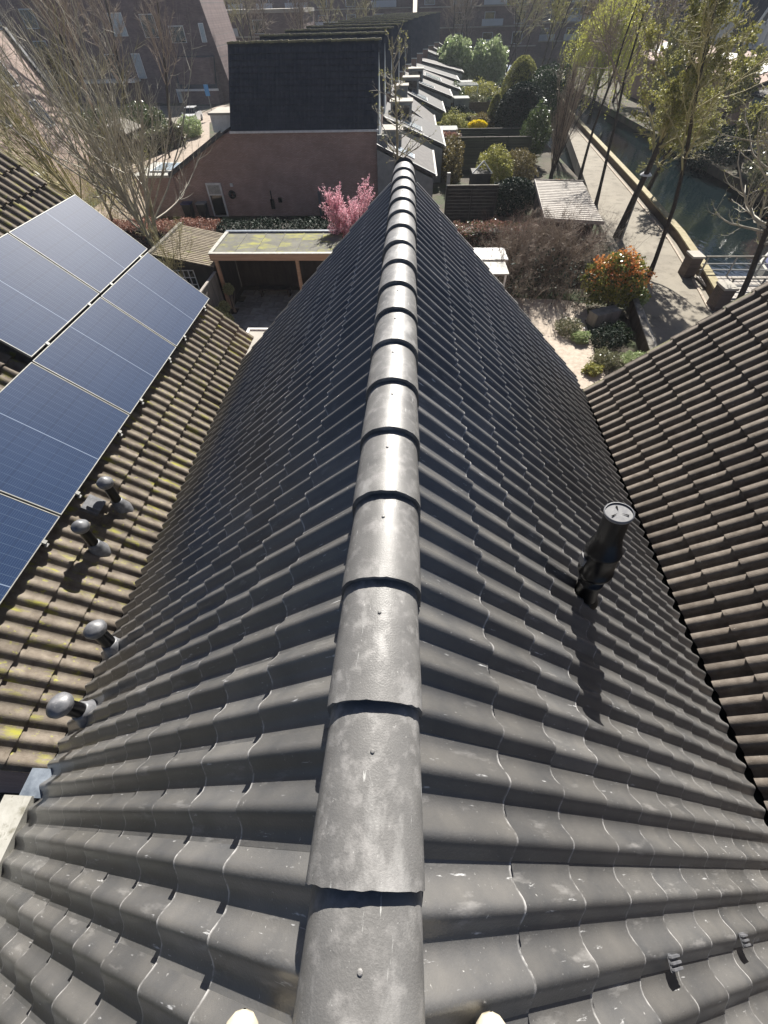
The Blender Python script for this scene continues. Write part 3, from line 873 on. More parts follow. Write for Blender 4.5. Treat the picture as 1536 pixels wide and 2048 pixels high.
def grow(rg, start, dirs, length, r0, K, wig, trop, taper=0.35):
    N_ = len(start)
    P = np.empty((N_, K + 1, 3)); P[:, 0] = start
    d = unit(dirs)
    for i in range(K):
        d = unit(d + wig * rg.normal(size=(N_, 3)) + np.array([0, 0, trop]))
        P[:, i + 1] = P[:, i] + d * (length / K)[:, None]
    R = r0[:, None] * np.linspace(1, taper, K + 1)[None, :]
    return P, R


RMIN = [0.0035]                # thinnest twig drawn, thicker for far trees


def children(rg, P, R, L, n, ratio, ang, t0, rr=0.6, spread=0.25):
    N_, K1, _ = P.shape
    idx = np.repeat(np.arange(N_), n)
    t = t0 + (1 - t0) * rg.random(len(idx)) ** 0.85
    f = t * (K1 - 1); k = np.minimum(f.astype(int), K1 - 2); fr = (f - k)[:, None]
    s = P[idx, k] * (1 - fr) + P[idx, k + 1] * fr
    d = unit(P[idx, k + 1] - P[idx, k])
    q = unit(np.cross(d, rg.normal(size=d.shape)))
    a = ang + spread * rg.normal(size=len(idx))
    nd = d * np.cos(a)[:, None] + q * np.sin(a)[:, None]
    ln = L[idx] * ratio * (1.15 - 0.55 * t) * rg.uniform(0.6, 1.25, len(idx))
    rad_ = np.maximum((R[idx, k] * (1 - fr[:, 0]) + R[idx, k + 1] * fr[:, 0]) * rr, RMIN[0])
    return s, nd, ln, rad_


def leaf_quads(rg, C, size, nrm=None, jitter=1.0, aspect=0.6):
    N_ = len(C)
    n = rg.normal(size=(N_, 3)) * jitter + (0 if nrm is None else nrm)
    n = unit(n)
    a = unit(np.cross(n, rg.normal(size=(N_, 3)))); b = np.cross(n, a)
    s = (size * rg.uniform(0.6, 1.4, N_))[:, None]
    V = np.stack([C - a * s, C - b * s * aspect, C + a * s, C + b * s * aspect], 1).reshape(-1, 3)
    return V, np.arange(N_ * 4).reshape(-1, 4)


def join(parts):
    Vs, Fs, b = [], [], 0
    for V, F in parts:
        Vs.append(V); Fs.append(F + b); b += len(V)
    return np.concatenate(Vs), np.concatenate(Fs)


def add_part(name, VF, material, parent, kind=None):
    o = link(name, np_mesh(name, VF[0], VF[1], material), parent)
    if kind: o['kind'] = kind
    return o


def tree(name, label, cat, base, H, stems, lv, bark, twig, seed, group=None, leaf=None, r0=0.14, lean=(0, 0), spread=0.12,
         trunk_wig=0.05, trunk_K=10, leafn=2, leafs=0.05, taper=0.3, droop=0.0):
    rg = np.random.default_rng(seed)
    t = thing(name, label, cat, base, group)
    base = np.array(base, float)
    RMIN[0] = max(0.004, 0.00021 * math.hypot(base[0], base[1]))
    dirs = np.array([[lean[0], lean[1], 1.0]] * stems) + np.concatenate([rg.normal(size=(stems, 2)) * spread, np.zeros((stems, 1))], 1)
    st = np.tile(base, (stems, 1)) + np.concatenate([rg.normal(size=(stems, 2)) * (0.08 if stems > 1 else 0), np.zeros((stems, 1))], 1)
    L = H * rg.uniform(0.85, 1.05, stems); L[0] = H
    P, R = grow(rg, st, dirs, L, np.full(stems, r0), trunk_K, trunk_wig, 0.03, taper)
    R[:, 0] *= 1.35
    add_part('trunk', tubes(P, R, 10), bark, t)
    parts, leaves = [], []
    for q, (n, ratio, ang, K, sides, wig, trop, t0) in enumerate(lv):
        s, d, ln, rd = children(rg, P, R, L, n, ratio, ang, t0, 0.62 if q else 0.5)
        P, R = grow(rg, s, d, ln, rd, K, wig, trop, 0.35)
        L = ln
        parts.append(tubes(P, R, sides))
    RMIN[0] = 0.0035
    add_part('crown', join(parts), twig, t)
    if leaf is not None:
        K1 = P.shape[1]
        idx = np.repeat(np.arange(len(P)), leafn)
        tt = rg.random(len(idx)) * (K1 - 1); k = np.minimum(tt.astype(int), K1 - 2); fr = (tt - k)[:, None]
        C = P[idx, k] * (1 - fr) + P[idx, k + 1] * fr + rg.normal(size=(len(idx), 3)) * leafs * 0.6
        C[:, 2] -= droop * rg.random(len(idx))
        add_part('leaves', leaf_quads(rg, C, leafs), leaf, t)
    return t


def shell(rg, c, r, n, lumps=0.12, top=1.0, power=0.22):
    """points near the surface of a lumpy ellipsoid, with outward normals"""
    d = unit(rg.normal(size=(n, 3)))
    ph = rg.uniform(0, 6.28, 6)
    l = 1 + lumps * (np.sin(3.1 * d[:, 0] + ph[0]) * np.cos(4.3 * d[:, 1] + ph[1]) + np.sin(6.3 * d[:, 2] + ph[2]) * np.cos(7.1 * d[:, 0] + ph[3])
                     + 0.7 * np.sin(11 * d[:, 1] + ph[4]) * np.cos(12 * d[:, 2] + ph[5]))
    rr = (rg.random(n) ** power) * l
    return np.array(c) + d * rr[:, None] * np.array(r), d


def bush(name, label, cat, c, r, n, size, leaf, seed, group=None, twig=None, ntw=40, lumps=0.14, stem_base=None, extra=None, power=0.22):
    """c centre of the crown, r radii; twigs radiate from the base"""
    rg = np.random.default_rng(seed)
    base = (c[0], c[1], c[2] - r[2]) if stem_base is None else stem_base
    t = thing(name, label, cat, base, group)
    C, d = shell(rg, c, r, n, lumps, power=power)
    C = C[C[:, 2] > base[2] + 0.02] if stem_base is None else C
    add_part('foliage', leaf_quads(rg, C, size, None, 1.0), leaf, t)
    if extra:                                             # a second leaf kind on top
        mt, nn, zlo = extra
        C, d = shell(rg, c, [q * 1.04 for q in r], nn * 3, lumps, power=0.08)
        w = (C[:, 2] - c[2]) / r[2] + rg.normal(size=len(C)) * 0.3
        C = C[w > zlo][:nn]
        add_part('young_leaves', leaf_quads(rg, C, size * 1.05), mt, t)
    st = np.tile(np.array(base, float), (ntw, 1)) + rg.normal(size=(ntw, 3)) * np.array([r[0] * .12, r[1] * .12, 0])
    e, dd = shell(rg, c, [q * 0.97 for q in r], ntw, lumps, power=0.1)
    v = e - st
    P, R = grow(rg, st, v, np.linalg.norm(v, axis=1), np.full(ntw, 0.012 + 0.008 * r[0]), 5, 0.10, 0.0)
    add_part('stems', tubes(P, R, 4), twig or M['twig_brown'], t)
    return t


def hedge(name, label, p0, p1, w, z0, z1, n, size, leaf, seed, leaf2=None, twig=None, core=None, rough=0.06):
    """clipped hedge: leaves on the faces of a box running from p0 to p1, round a twiggy core"""
    rg = np.random.default_rng(seed)
    p0, p1 = np.array(p0, float), np.array(p1, float)
    L = np.linalg.norm(p1 - p0); d = (p1 - p0) / L; s = np.array([-d[1], d[0]])
    t = thing(name, label, 'hedge', ((p0[0] + p1[0]) / 2, (p0[1] + p1[1]) / 2, z0))
    def pts(n_):
        a = rg.random(n_) * L
        face = rg.random(n_)
        top = face < 0.4
        b = np.where(top, rg.uniform(-1, 1, n_), np.sign(rg.random(n_) - 0.4)) * w / 2
        z = np.where(top, z1, z0 + (z1 - z0) * rg.random(n_))
        wob = 0.08 * np.sin(a * 2.1 + seed) + 0.05 * np.sin(a * 5.7)
        b = b + rg.normal(size=n_) * rough + np.where(top, 0, wob)
        z = z + rg.normal(size=n_) * rough + np.where(top, wob, 0)
        return np.concatenate([p0 + d * a[:, None] + s * b[:, None], z[:, None]], 1)
    add_part('foliage', leaf_quads(rg, pts(n), size), leaf, t)
    if leaf2: add_part('second_foliage', leaf_quads(rg, pts(n // 3), size), leaf2, t)  # second leaf colour, scattered over the same faces as the first
    nt_ = int(L * 14)
    st = np.concatenate([p0 + d * (rg.random((nt_, 1)) * L) + s * rg.uniform(-w / 3, w / 3, (nt_, 1)), np.full((nt_, 1), z0)], 1)
    P, R = grow(rg, st, np.tile([0, 0, 1.0], (nt_, 1)) + rg.normal(size=(nt_, 3)) * 0.2, np.full(nt_, (z1 - z0) * 1.05), np.full(nt_, 0.015), 5, 0.22, 0.05)
    add_part('twigs', tubes(P, R, 4), twig or M['twig_brown'], t)
    c = MB()
    u = Vector((d[0], d[1], 0)); sv = Vector((s[0], s[1], 0))
    c.obox(((p0[0] + p1[0]) / 2, (p0[1] + p1[1]) / 2, (z0 + z1) / 2 - 0.06), u * (L / 2 - .08), sv * (w / 2 - 0.1), (0, 0, (z1 - z0) / 2 - 0.05))
    c.build('core', core or M['bark_dark'], t)
    return t


# ================================================================== brick row beyond the gardens
def gable_row():
    """the stepped row of houses with ridges across the view, nearest first"""
    wt = tile_mesh('row_tile', prof_round, 0.065, 0.60, 0.40, 0.055, M['tile_far'], [0, .2, .4, .6, .8], 0.0, 3)
    xr_list = [-2.15, -2.15, -1.9, -1.4, -0.8, -0.1, 0.7, 1.7, 2.8, 4.1, 5.4]
    words = ['nearest', 'second', 'third', 'fourth', 'fifth', 'sixth', 'seventh', 'eighth', 'ninth', 'tenth', 'farthest']
    for i, xr in enumerate(xr_list):
        Y0 = 36.6 + 8.9 * i; xl = xr - 9.75; ze, zr = -4.0, -0.30; dep = 3.35
        ym = Y0 + dep
        t = thing('row_house', f'{words[i]} dark roofed brick house of the stepped row behind the gardens', 'house', ((xl + xr) / 2, ym, G), 'stepped row of dark roofed houses')
        w = MB()
        w.box(xl, xr - 0.03, Y0, Y0 + 8.9, G, ze)
        w.build('wall', M['brick_dark'], t)
        # gable ends, pale boarding on the garden side
        MB().prism([(Y0 + .05, ze - 2.2), (Y0 + 6.65, ze - 2.2), (Y0 + 6.65, ze), (ym, zr - .12), (Y0 + .05, ze)], 'x', xr - .06, xr).build('gable_cladding', M['tile_far'], t)
        MB().prism([(Y0 + 1.2, ze - 1.2), (Y0 + 4.6, ze - 1.2), (Y0 + 4.1, ze), (ym, zr - .5), (Y0 + 2.0, ze)], 'x', xr + .003, xr + .06).build('gable_panel', M['far_panel'], t)
        MB().prism([(Y0 + .05, ze), (Y0 + 6.65, ze), (ym, zr - .12)], 'x', xl, xl + .06).build('gable_wall', M['brick_dark'], t)
        f = MB()
        f.add([(xl - .05, Y0 - .08, ze - .02), (xr + .06, Y0 - .08, ze - .02), (xr + .06, ym, zr), (xl - .05, ym, zr),
               (xl - .05, Y0 - .08, ze - .14), (xr + .06, Y0 - .08, ze - .14), (xr + .06, ym, zr - .12), (xl - .05, ym, zr - .12)],
              [(0, 1, 2, 3), (0, 4, 5, 1), (1, 5, 6, 2), (0, 3, 7, 4), (7, 6, 5, 4)])
        sl = f.build('roof_slope', M['tile_far'], t)
        f = MB().add([(xl - .05, ym, zr), (xr + .06, ym, zr), (xr + .06, Y0 + 6.78, ze - .02), (xl - .05, Y0 + 6.78, ze - .02)], [(0, 1, 2, 3)])
        f.build('roof_slope', M['tile_far'], t)
        if i < 2:                                          # the corrugation of the tiles facing us
            pit = math.atan2(zr - ze, dep); n = int(9.75 / 0.6)
            Xd = np.array([0, -math.cos(pit), -math.sin(pit)]); Zd = np.array([0, -math.sin(pit), math.cos(pit)]); Yd = np.cross(Zd, Xd)
            me = wt; v = np.empty(len(me.vertices) * 3, np.float32); me.vertices.foreach_get('co', v); v = v.reshape(-1, 3)
            fc = np.empty(len(me.loops), np.int32); me.loops.foreach_get('vertex_index', fc); fc = fc.reshape(-1, 4)
            Vs, Fs, b = [], [], 0
            sl_len = dep / math.cos(pit)
            for a in range(13):
                for c in range(n + 1):
                    p = np.array([xl + .3 + .598 * c, ym, zr]) + Xd * (sl_len - 0.365 * a - 0.36) + Zd * 0.012
                    if p[0] + .3 > xr + .1: continue
                    Vs.append(p + v[:, :1] * Xd + v[:, 1:2] * Yd + v[:, 2:3] * Zd); Fs.append(fc + b); b += len(v)
            me2 = np_mesh('tile_field', np.concatenate(Vs), np.concatenate(Fs), M['tile_far'], True)
            o = link('tile_field', me2, sl); o['kind'] = 'stuff'
        rid = MB()
        k = 0; x = xl - .05
        while x < xr:
            rid.obox((x + .21, ym, zr + .045 + 0.012 * math.sin(k * 1.7)), (.215, 0, .016), (0, .13, 0), (0, 0, .05))
            x += .40; k += 1
        rid.build('ridge_tiles', M['tile_moss'], t, kind='stuff')
        MB().box(xl - .1, xr + .1, Y0 - .20, Y0 - .06, ze - .12, ze - .01).build('gutter', M['white_paint'], t)
        if i == 0:
            front(t, xl, xr, Y0)
        # rear lean-to with a roof falling towards the gardens
        xe = (0, .5, -.4, .3, -.3, .4, 0, .3, -.4, .2, 0)[i] + 1.9 + 0.55 * max(0, i) + (0.35 * i if i > 3 else 0)
        y0, y1 = Y0 - (0.6 if i == 0 else 0.2), Y0 + 8.2
        l = thing('rear_extension', f'rear extension with a falling grey roof behind the {words[i]} house of the stepped row', 'extension', ((xr + xe) / 2, (y0 + y1) / 2, G), 'rear extensions along the gardens')
        vr = random.Random(60 + i)
        zt, zb = -4.6 + vr.uniform(-.5, .35), -6.6 + vr.uniform(-.25, .45)
        y1 += vr.uniform(-1.6, 0)
        MB().prism([(xr + .02, G), (xe - .15, G), (xe - .15, zb - .1), (xr + .02, zt - .1)], 'y', y0, y1).build('wall', M['grey_render'], l)
        rf = MB().prism([(xr + .02, zt), (xe, zb), (xe, zb + .10), (xr + .02, zt + .10)], 'y', y0 - .12, y1 + .1).build('roof', M[('slate_grey', 'slate_dark', 'slate_grey', 'slate_dark', 'slate_grey')[i % 5]], l)
        MB().prism([(xr + .02, zt + .105), (xe, zb + .105), (xe, zb + .19), (xr + .02, zt + .19)], 'y', y0 - .14, y0 + .10).build('verge', M['tile_far'], l)
        MB().box(xe - .02, xe + .11, y0 - .1, y1 + .1, zb - .02, zb + .11).build('gutter', M['white_board'], l)
        k_ = (zb - zt) / (xe - xr)
        # rooflights
        if i < 7:
            X0 = xr + (xe - xr) * .30; X1 = xr + (xe - xr) * .62
            for j in range((2, 3, 0, 4, 2, 5, 0)[i]):
                ya = y0 + 1.5 + j * .62
                fr = MB().add([(X0, ya, zt + k_ * (X0 - xr) + .17), (X1, ya, zt + k_ * (X1 - xr) + .17), (X1, ya + .5, zt + k_ * (X1 - xr) + .17), (X0, ya + .5, zt + k_ * (X0 - xr) + .17)], [(0, 1, 2, 3)])
                rl = fr.build('rooflight', M['glass_sky'], rf)
                MB().prism([(X0 - .05, zt + k_ * (X0 - .05 - xr) + .10), (X1 + .05, zt + k_ * (X1 + .05 - xr) + .10), (X1 + .05, zt + k_ * (X1 + .05 - xr) + .165), (X0 - .05, zt + k_ * (X0 - .05 - xr) + .165)], 'y', ya - .05, ya + .55).build('rooflight_frame', M['white_paint'], rf)
        # dormer box or roof terrace on some
        if i in (1, 3, 4):
            xa, xb = xr + .5, xr + 2.3
            MB().box(xa, xb, y0 + 3.2, y0 + 5.0, zb + .4, zt + .55).build('dormer', M['grey_render'], l)
            MB().box(xa - .08, xb + .08, y0 + 3.1, y0 + 5.1, zt + .553, zt + .66).build('dormer_roof', M['concrete'], l)
            MB().box(xa + .2, xb - .2, y0 + 3.18, y0 + 3.2, zb + 1.2, zt + .4).build('window', M['glass_dark'], l)
        if i in (0, 2):
            MB().box(xr + .35, xr + 1.6, y0 + 3.1, y0 + 4.9, zt - .6, zt + .35).build('terrace_box', M['grey_render'], l)
            MB().box(xr + .25, xr + 1.7, y0 + 3.0, y0 + 5.0, zt + .353, zt + .43).build('terrace_rim', M['concrete'], l)
        if i in (2, 4, 6):
            MB().box(xe + .3, xe + 2.2, y0 + 1, y0 + 3.2, G, zb - .1).build('glasshouse', M['grey_render'], l)


def front(t, xl, xr, Y0):
    # lower wing at the left with its falling verge, flat roof and rooflight
    MB().prism([(-16.95, G), (xl - .01, G), (xl - .01, -4.15), (-12.5, -4.15), (-16.95, -6.35)], 'y', Y0 + .05, Y0 + 6.4).build('wing_wall', M['brick_dark'], t)
    d = Vector((-4.55, 0, -2.22)); c = Vector((-14.72, Y0 + 3.1, -5.20))
    rf = MB().obox(c, d / 2 * 1.02, (0, 3.35, 0), (0, 0, .07)).build('wing_roof', M['tile_far'], t)
    for k in range(12):
        q = Vector((-12.6, Y0 - .16, -4.05)) + d * (k + .5) / 12
        MB().obox(q, d / 25, (0, .06, 0), (0, 0, .10)).build('verge_tile', M['tile_far'], rf)
    MB().box(-13.9, -11.9, Y0 + 2.2, Y0 + 4.6, -4.4, -3.5).build('dormer', M['white_paint'], t)
    MB().box(-14.0, -11.9, Y0 + 2.1, Y0 + 4.7, -3.497, -3.38).build('dormer_roof', M['concrete'], t)
    MB().box(-19.75, -16.96, Y0, Y0 + 3.8, G, -6.45).build('porch_wall', M['brick_dark'], t)
    fl = MB().box(-19.85, -16.93, Y0 - .1, Y0 + 3.9, -6.447, -6.30).build('flat_roof', M['white_board'], t)
    MB().box(-18.9, -17.05, Y0 + .75, Y0 + 3.1, -6.297, -6.20).build('rooflight_frame', M['white_paint'], fl)
    MB().box(-18.75, -17.15, Y0 + .9, Y0 + 2.95, -6.197, -6.18).build('rooflight', M['glass_sky'], fl)
    # door with a pale panel over it
    dr = MB().box(-14.72, -13.60, Y0 - .03, Y0 + .04, G, -6.78).build('door_frame', M['white_paint'], t)
    MB().box(-14.60, -13.72, Y0 - .04, Y0 - .032, G + .05, -7.50).build('door', M['glass_dark'], dr)
    MB().box(-14.60, -13.72, Y0 - .042, Y0 - .032, -7.42, -6.90).build('blind', M['white_board'], dr)
    MB().box(-12.88, -12.70, Y0 - .12, Y0, -6.98, -6.80).build('wall_lamp', M['white_paint'], t)
    MB().lathe((-12.9, Y0 - .04, -7.45), (0, -1, 0), [(0, .26), (.10, .26), (.10, .10), (0.0, .10)], 16).build('hose_reel', M['black_plastic'], t)
    MB().box(-10.15, -9.9, Y0 - .12, Y0, -8.35, -7.75).box(-10.06, -10.0, Y0 - .07, Y0, -7.75, -7.25).build('wall_box', M['black_plastic'], t)
    MB().box(-9.55, -9.3, Y0 - .10, Y0, -7.95, -7.65).build('meter_box', M['black_plastic'], t)
    MB().box(-6.55, -6.40, Y0 - .14, Y0 - .02, G, -7.3).build('downpipe', M['cap_grey'], t)
    for i, (x, c, nm) in enumerate(((-16.3, 'blue_bin', 'blue lidded bin against the brick wall left of the door'), (-15.2, 'flue_top', 'pale lidded bin between the blue bin and the door'))):
        b = thing('wheelie_bin', nm, 'bin', (x, Y0 - .6, G))
        MB().prism([(x - .25, G), (x + .25, G), (x + .32, G + .95), (x - .32, G + .95)], 'y', Y0 - .9, Y0 - .35).build('body', M['black_plastic'], b)
        MB().box(x - .36, x + .36, Y0 - .95, Y0 - .30, G + .953, G + 1.03).build('lid', M[c], b)
    b = thing('garden_bench_chest', 'long dark green storage chest against the shaded brick wall', 'chest', (-4.8, Y0 - .5, G))
    MB().box(-6.2, -3.4, Y0 - .95, Y0 - .15, G, G + .72).build('body', M['dark_wood'], b)
    MB().box(-6.3, -3.3, Y0 - 1.02, Y0 - .10, G + .723, G + .82).build('lid', M['green_bin'], b)


gable_row()
# narrow rendered strip at the corner of the nearest house
o = MB().box(-2.12, -1.45, 36.55, 36.68, G, -4.3).build('corner_panel', M['grey_render'])
tag(o, 'narrow pale rendered panel at the garden corner of the nearest row house', 'wall panel')

# ================================================================== garden of the middle house, left side
t = thing('veranda', 'open timber veranda with mossy felt roof behind the left valley', 'veranda', (-6.5, 23, G))
VZ = -6.2
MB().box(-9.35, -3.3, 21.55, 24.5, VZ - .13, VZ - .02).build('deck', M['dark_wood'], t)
for k in range(6):                                         # felt sheets with lapped seams
    x0 = -9.27 + k * 1.0
    MB().add([(x0, 21.6, VZ), (x0 + 1.0, 21.6, VZ), (x0 + 1.0, 24.4, VZ), (x0, 24.4, VZ)], [(0, 1, 2, 3)]).box(x0 + .95, x0 + 1.02, 21.6, 24.4, VZ + .002, VZ + .016).build('felt_sheet', M['felt_roof'], t)
MB().box(-9.4, -3.25, 21.42, 21.55, VZ - .24, VZ + .04).build('fascia', M['wood_fresh'], t)
MB().box(-9.42, -3.25, 21.40, 21.60, VZ + .043, VZ + .075).build('front_trim', M['white_board'], t)
MB().box(-9.45, -9.27, 21.602, 24.4, VZ - .1, VZ + .073).build('side_trim', M['white_board'], t)
MB().box(-9.45, -3.25, 24.402, 24.62, VZ - .1, VZ + .076).build('back_trim', M['lead'], t)
MB().box(-5.32, -5.17, 21.58, 21.73, G, VZ - .14).build('post', M['wood_fresh'], t)
MB().box(-9.30, -9.15, 21.58, 21.73, G, VZ - .14).build('post', M['wood_fresh'], t)
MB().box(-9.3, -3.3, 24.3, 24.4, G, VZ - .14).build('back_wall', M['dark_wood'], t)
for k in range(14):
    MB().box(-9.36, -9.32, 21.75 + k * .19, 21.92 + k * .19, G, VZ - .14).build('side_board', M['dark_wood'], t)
b = thing('garden_bench', 'dark bench in the shade of the veranda', 'bench', (-7, 23, G))
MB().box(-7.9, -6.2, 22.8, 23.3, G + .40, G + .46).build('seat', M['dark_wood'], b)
for x in (-7.8, -6.3): MB().box(x - .04, x + .04, 22.85, 23.25, G, G + .397).build('leg', M['dark_wood'], b)

pt = sheet('patio', [(-9.1, 12), (-3.4, 12), (-3.4, 24.2), (-9.1, 24.2)], G + .010, M['earth'])
r_ = random.Random(5)
for i in range(8):
    for j in range(13):
        x, y = -9.05 + i * .70 + (.35 if j % 2 else 0), 14.6 + j * .70
        MB().box(x + .008, min(x + .69, -3.42), y + .008, y + .69, G + .012, G + .045 + r_.uniform(-.004, .004)).build('slab', M['patio'], pt)

t = thing('garden_shed', 'brown corrugated roof shed left of the veranda', 'shed', (-10.9, 23.6, G))
MB().prism([(-12.1, G), (-9.65, G), (-9.65, G + 2.0), (-12.1, G + 2.45)], 'y', 22.0, 25.4).build('wall', M['dark_wood'], t)
for k in range(21):
    y = 21.55 + k * .20
    MB().prism([(-12.3, G + 2.56), (-9.4, G + 2.02), (-9.4, G + 2.07), (-12.3, G + 2.61)], 'y', y, y + .125).build('roof_rib', M['shed_roof_brown'], t)
MB().prism([(-12.3, G + 2.50), (-9.4, G + 1.96), (-9.4, G + 2.01), (-12.3, G + 2.55)], 'y', 21.5, 25.8).build('roof_sheet', M['dark_wood'], t)
MB().box(-12.42, -12.24, 21.5, 25.8, G + 2.50, G + 2.70).build('verge_board', M['fence_grey'], t)
w = MB().box(-11.75, -10.65, 21.93, 21.97, G + .75, G + 1.75).build('window', M['glass_dark'], t)
for k in range(5): MB().box(-11.77 + k * .27, -11.73 + k * .27, 21.88, 21.927, G + .73, G + 1.77).build('glazing_bar', M['white_paint'], w)
for k in range(4): MB().box(-11.77, -10.65, 21.885, 21.925, G + .73 + k * .333, G + .765 + k * .333).build('glazing_bar', M['white_paint'], w)
t = thing('garden_fence', 'vertical board fence running from the shed towards the mossy roof', 'fence', (-9.35, 19.5, G))
for k in range(26):
    y = 16.6 + k * .19
    MB().box(-9.42, -9.38, y, y + .165, G, G + 1.8 + r_.uniform(-.01, .01)).build('board', M['fence_grey'], t)
MB().box(-9.45, -9.33, 16.6, 21.5, G + 1.812, G + 1.86).build('top_rail', M['shed_slat'], t)
for i, (x, y, z, w_) in enumerate(((-8.85, 21.2, G + 1.15, 'highest'), (-8.8, 20.0, G + .85, 'second'), (-9.0, 19.6, G + .75, 'third'), (-8.45, 19.2, G + .62, 'lowest'))):
    bush('clipped_ball_shrub', f'{w_} pale round shrub in a row beside the vertical board fence', 'shrub', (x, y, z), (.27, .27, .27), 900, .035, M['topiary'], 40 + i, 'pale ball shrubs by the fence', M['twig_brown'], 8, 0.04, (x, y, G))

# low white rimmed extension roof at the end of the left valley
t = thing('flat_extension', 'small flat roof with a white rim below the end of the left valley', 'extension', (-5.1, 12, G))
MB().box(-5.45, -4.72, 8.5, 13.9, G, -6.0).build('wall', M['brick_dark'], t)
MB().box(-5.40, -4.77, 8.5, 13.83, -5.997, -5.95).build('roof', M['concrete'], t)
MB().box(-5.5, -5.402, 8.5, 13.93, -6.1, -5.90).build('rim', M['white_paint'], t)
MB().box(-4.768, -4.67, 8.5, 13.93, -6.1, -5.90).build('rim', M['white_paint'], t)
MB().box(-5.4, -4.77, 13.832, 13.93, -6.1, -5.90).build('rim', M['white_paint'], t)

# hedges along the back of the gardens
hedge('beech_hedge', 'copper brown clipped hedge below the brick wall at the left', (-20, 29.6), (-11.8, 29.6), 1.7, G, G + 1.5, 16000, .055, M['leaf_beech'], 1)
hedge('dark_hedge', 'dark green clipped hedge in shade between veranda and brick wall', (-11.7, 29.6), (-2.8, 29.6), 1.7, G, G + 1.45, 14000, .055, M['leaf_dark'], 2, core=M['bark_dark'])
hedge('bare_hedge', 'brown half bare hedge on the right garden boundary', (2.8, 29.0), (9.2, 29.0), 1.5, G, G + 1.5, 9000, .045, M['leaf_beech'], 3, leaf2=M['leaf_green'])

# pink blossom tree
def blossom():
    rg = np.random.default_rng(11)
    t = thing('blossom_tree', 'small tree in pink blossom beside the veranda roof', 'tree', (-3.0, 24.3, G))
    P, R = grow(rg, np.array([[-3.0, 24.3, G]] * 3), np.array([[-.12, 0, 1], [.25, 0, 1], [0.02, .1, 1]]), np.array([3.4, 3.5, 3.0]), np.full(3, .06), 8, .05, .05)
    add_part('trunk', tubes(P, R, 8), M['bark_dark'], t)
    s, d, ln, rd = children(rg, P, R, np.array([3.4, 3.5, 3.0]), 26, .50, .55, .30)
    P, R = grow(rg, s, d, ln, rd, 6, .10, .16)
    a = tubes(P, R, 4)
    s, d, ln2, rd = children(rg, P, R, ln, 12, .55, .5, .15)
    P2, R2 = grow(rg, s, d, ln2, rd, 4, .10, .14)
    add_part('crown', join([a, tubes(P2, R2, 3)]), M['twig_red'], t)
    C = []
    for Q, n in ((P, 45), (P2, 26)):
        idx = np.repeat(np.arange(len(Q)), n); tt = rg.random(len(idx)) * (Q.shape[1] - 1)
        k = np.minimum(tt.astype(int), Q.shape[1] - 2); fr = (tt - k)[:, None]
        C.append(Q[idx, k] * (1 - fr) + Q[idx, k + 1] * fr + rg.normal(size=(len(idx), 3)) * .028)
    add_part('blossom', leaf_quads(rg, np.concatenate(C), .024, aspect=.8), M['blossom'], t)


blossom()

# ================================================================== trees at the left
LV_BIG = [(16, .62, .50, 9, 7, .07, .10, .22), (9, .55, .55, 7, 5, .09, .08, .15), (8, .50, .6, 5, 3, .12, .06, .1)]
LV_MED = [(14, .50, .60, 7, 6, .09, .12, .30), (8, .50, .60, 5, 4, .12, .08, .15), (6, .5, .65, 3, 3, .15, .05, .1)]
LV_SM = [(12, .45, .60, 6, 5, .10, .12, .3), (7, .5, .65, 4, 3, .14, .06, .15), (4, .5, .7, 2, 3, .15, .02, .1)]
LV_WHIP = [(12, 1.75, .55, 11, 7, .045, .045, .40), (8, .42, .42, 8, 4, .06, .07, .12), (6, .50, .5, 5, 3, .10, .05, .1)]
tree('bare_tree', 'big mossy bare tree with several stems rising behind the farthest solar panel', 'tree', (-13.9, 25.4, G), 4.6, 3,
     LV_WHIP, M['bark_light'], M['twig_pale'], 21, r0=.13, lean=(-.16, .05), spread=.10, trunk_K=8, taper=.6)
tree('bare_tree', 'broad bare tree filling the upper left, left of the many stemmed one', 'tree', (-19.0, 30.5, G), 4.8, 3,
     LV_WHIP, M['bark_light'], M['twig_olive'], 22, r0=.11, lean=(-.22, .0), spread=.2, trunk_K=8, taper=.6)
tree('bare_tree', 'bare tree holding a dark bird nest in front of the tall brick houses', 'tree', (-28.5, 50, G), 12.5, 1,
     LV_BIG, M['bark_dark'], M['twig_brown'], 23, r0=.20)
tree('bare_tree', 'slim bare tree beside the laurel hedge and the white car', 'tree', (-26.4, 60, G), 12.5, 1,
     LV_MED, M['bark_dark'], M['twig_brown'], 24, r0=.16, lean=(-.03, 0))
tree('bare_tree', 'bare tree in front of the tall brick wall with dark windows', 'tree', (-34, 66, G), 13, 1, LV_BIG, M['bark_dark'], M['twig_brown'], 25, r0=.18)
tree('bare_tree', 'pale bare tree at the left edge over the lichen covered roof', 'tree', (-29, 36, G), 11, 2, LV_MED, M['bark_light'], M['twig_pale'], 26, r0=.14, spread=.2)
tree('thin_tree', 'thin young bare tree among brambles left of the shed', 'tree', (-11.6, 21.2, G), 3.6, 3, LV_SM, M['bark_light'], M['twig_olive'], 27, r0=.035, spread=.25)
# the nest
rg = np.random.default_rng(9)
nst = np.array([-30.0, 49.6, -1.4]) + rg.normal(size=(260, 3)) * np.array([.42, .42, .40])
P, R = grow(rg, nst, rg.normal(size=(260, 3)), np.full(260, .7), np.full(260, .025), 2, .2, 0)
V, F = tubes(P, R, 3)
tag(link('bird_nest', np_mesh('bird_nest', V, F, M['bark_dark'])), 'dark ball of twigs, a bird nest high in a bare tree', 'nest', kind='stuff')

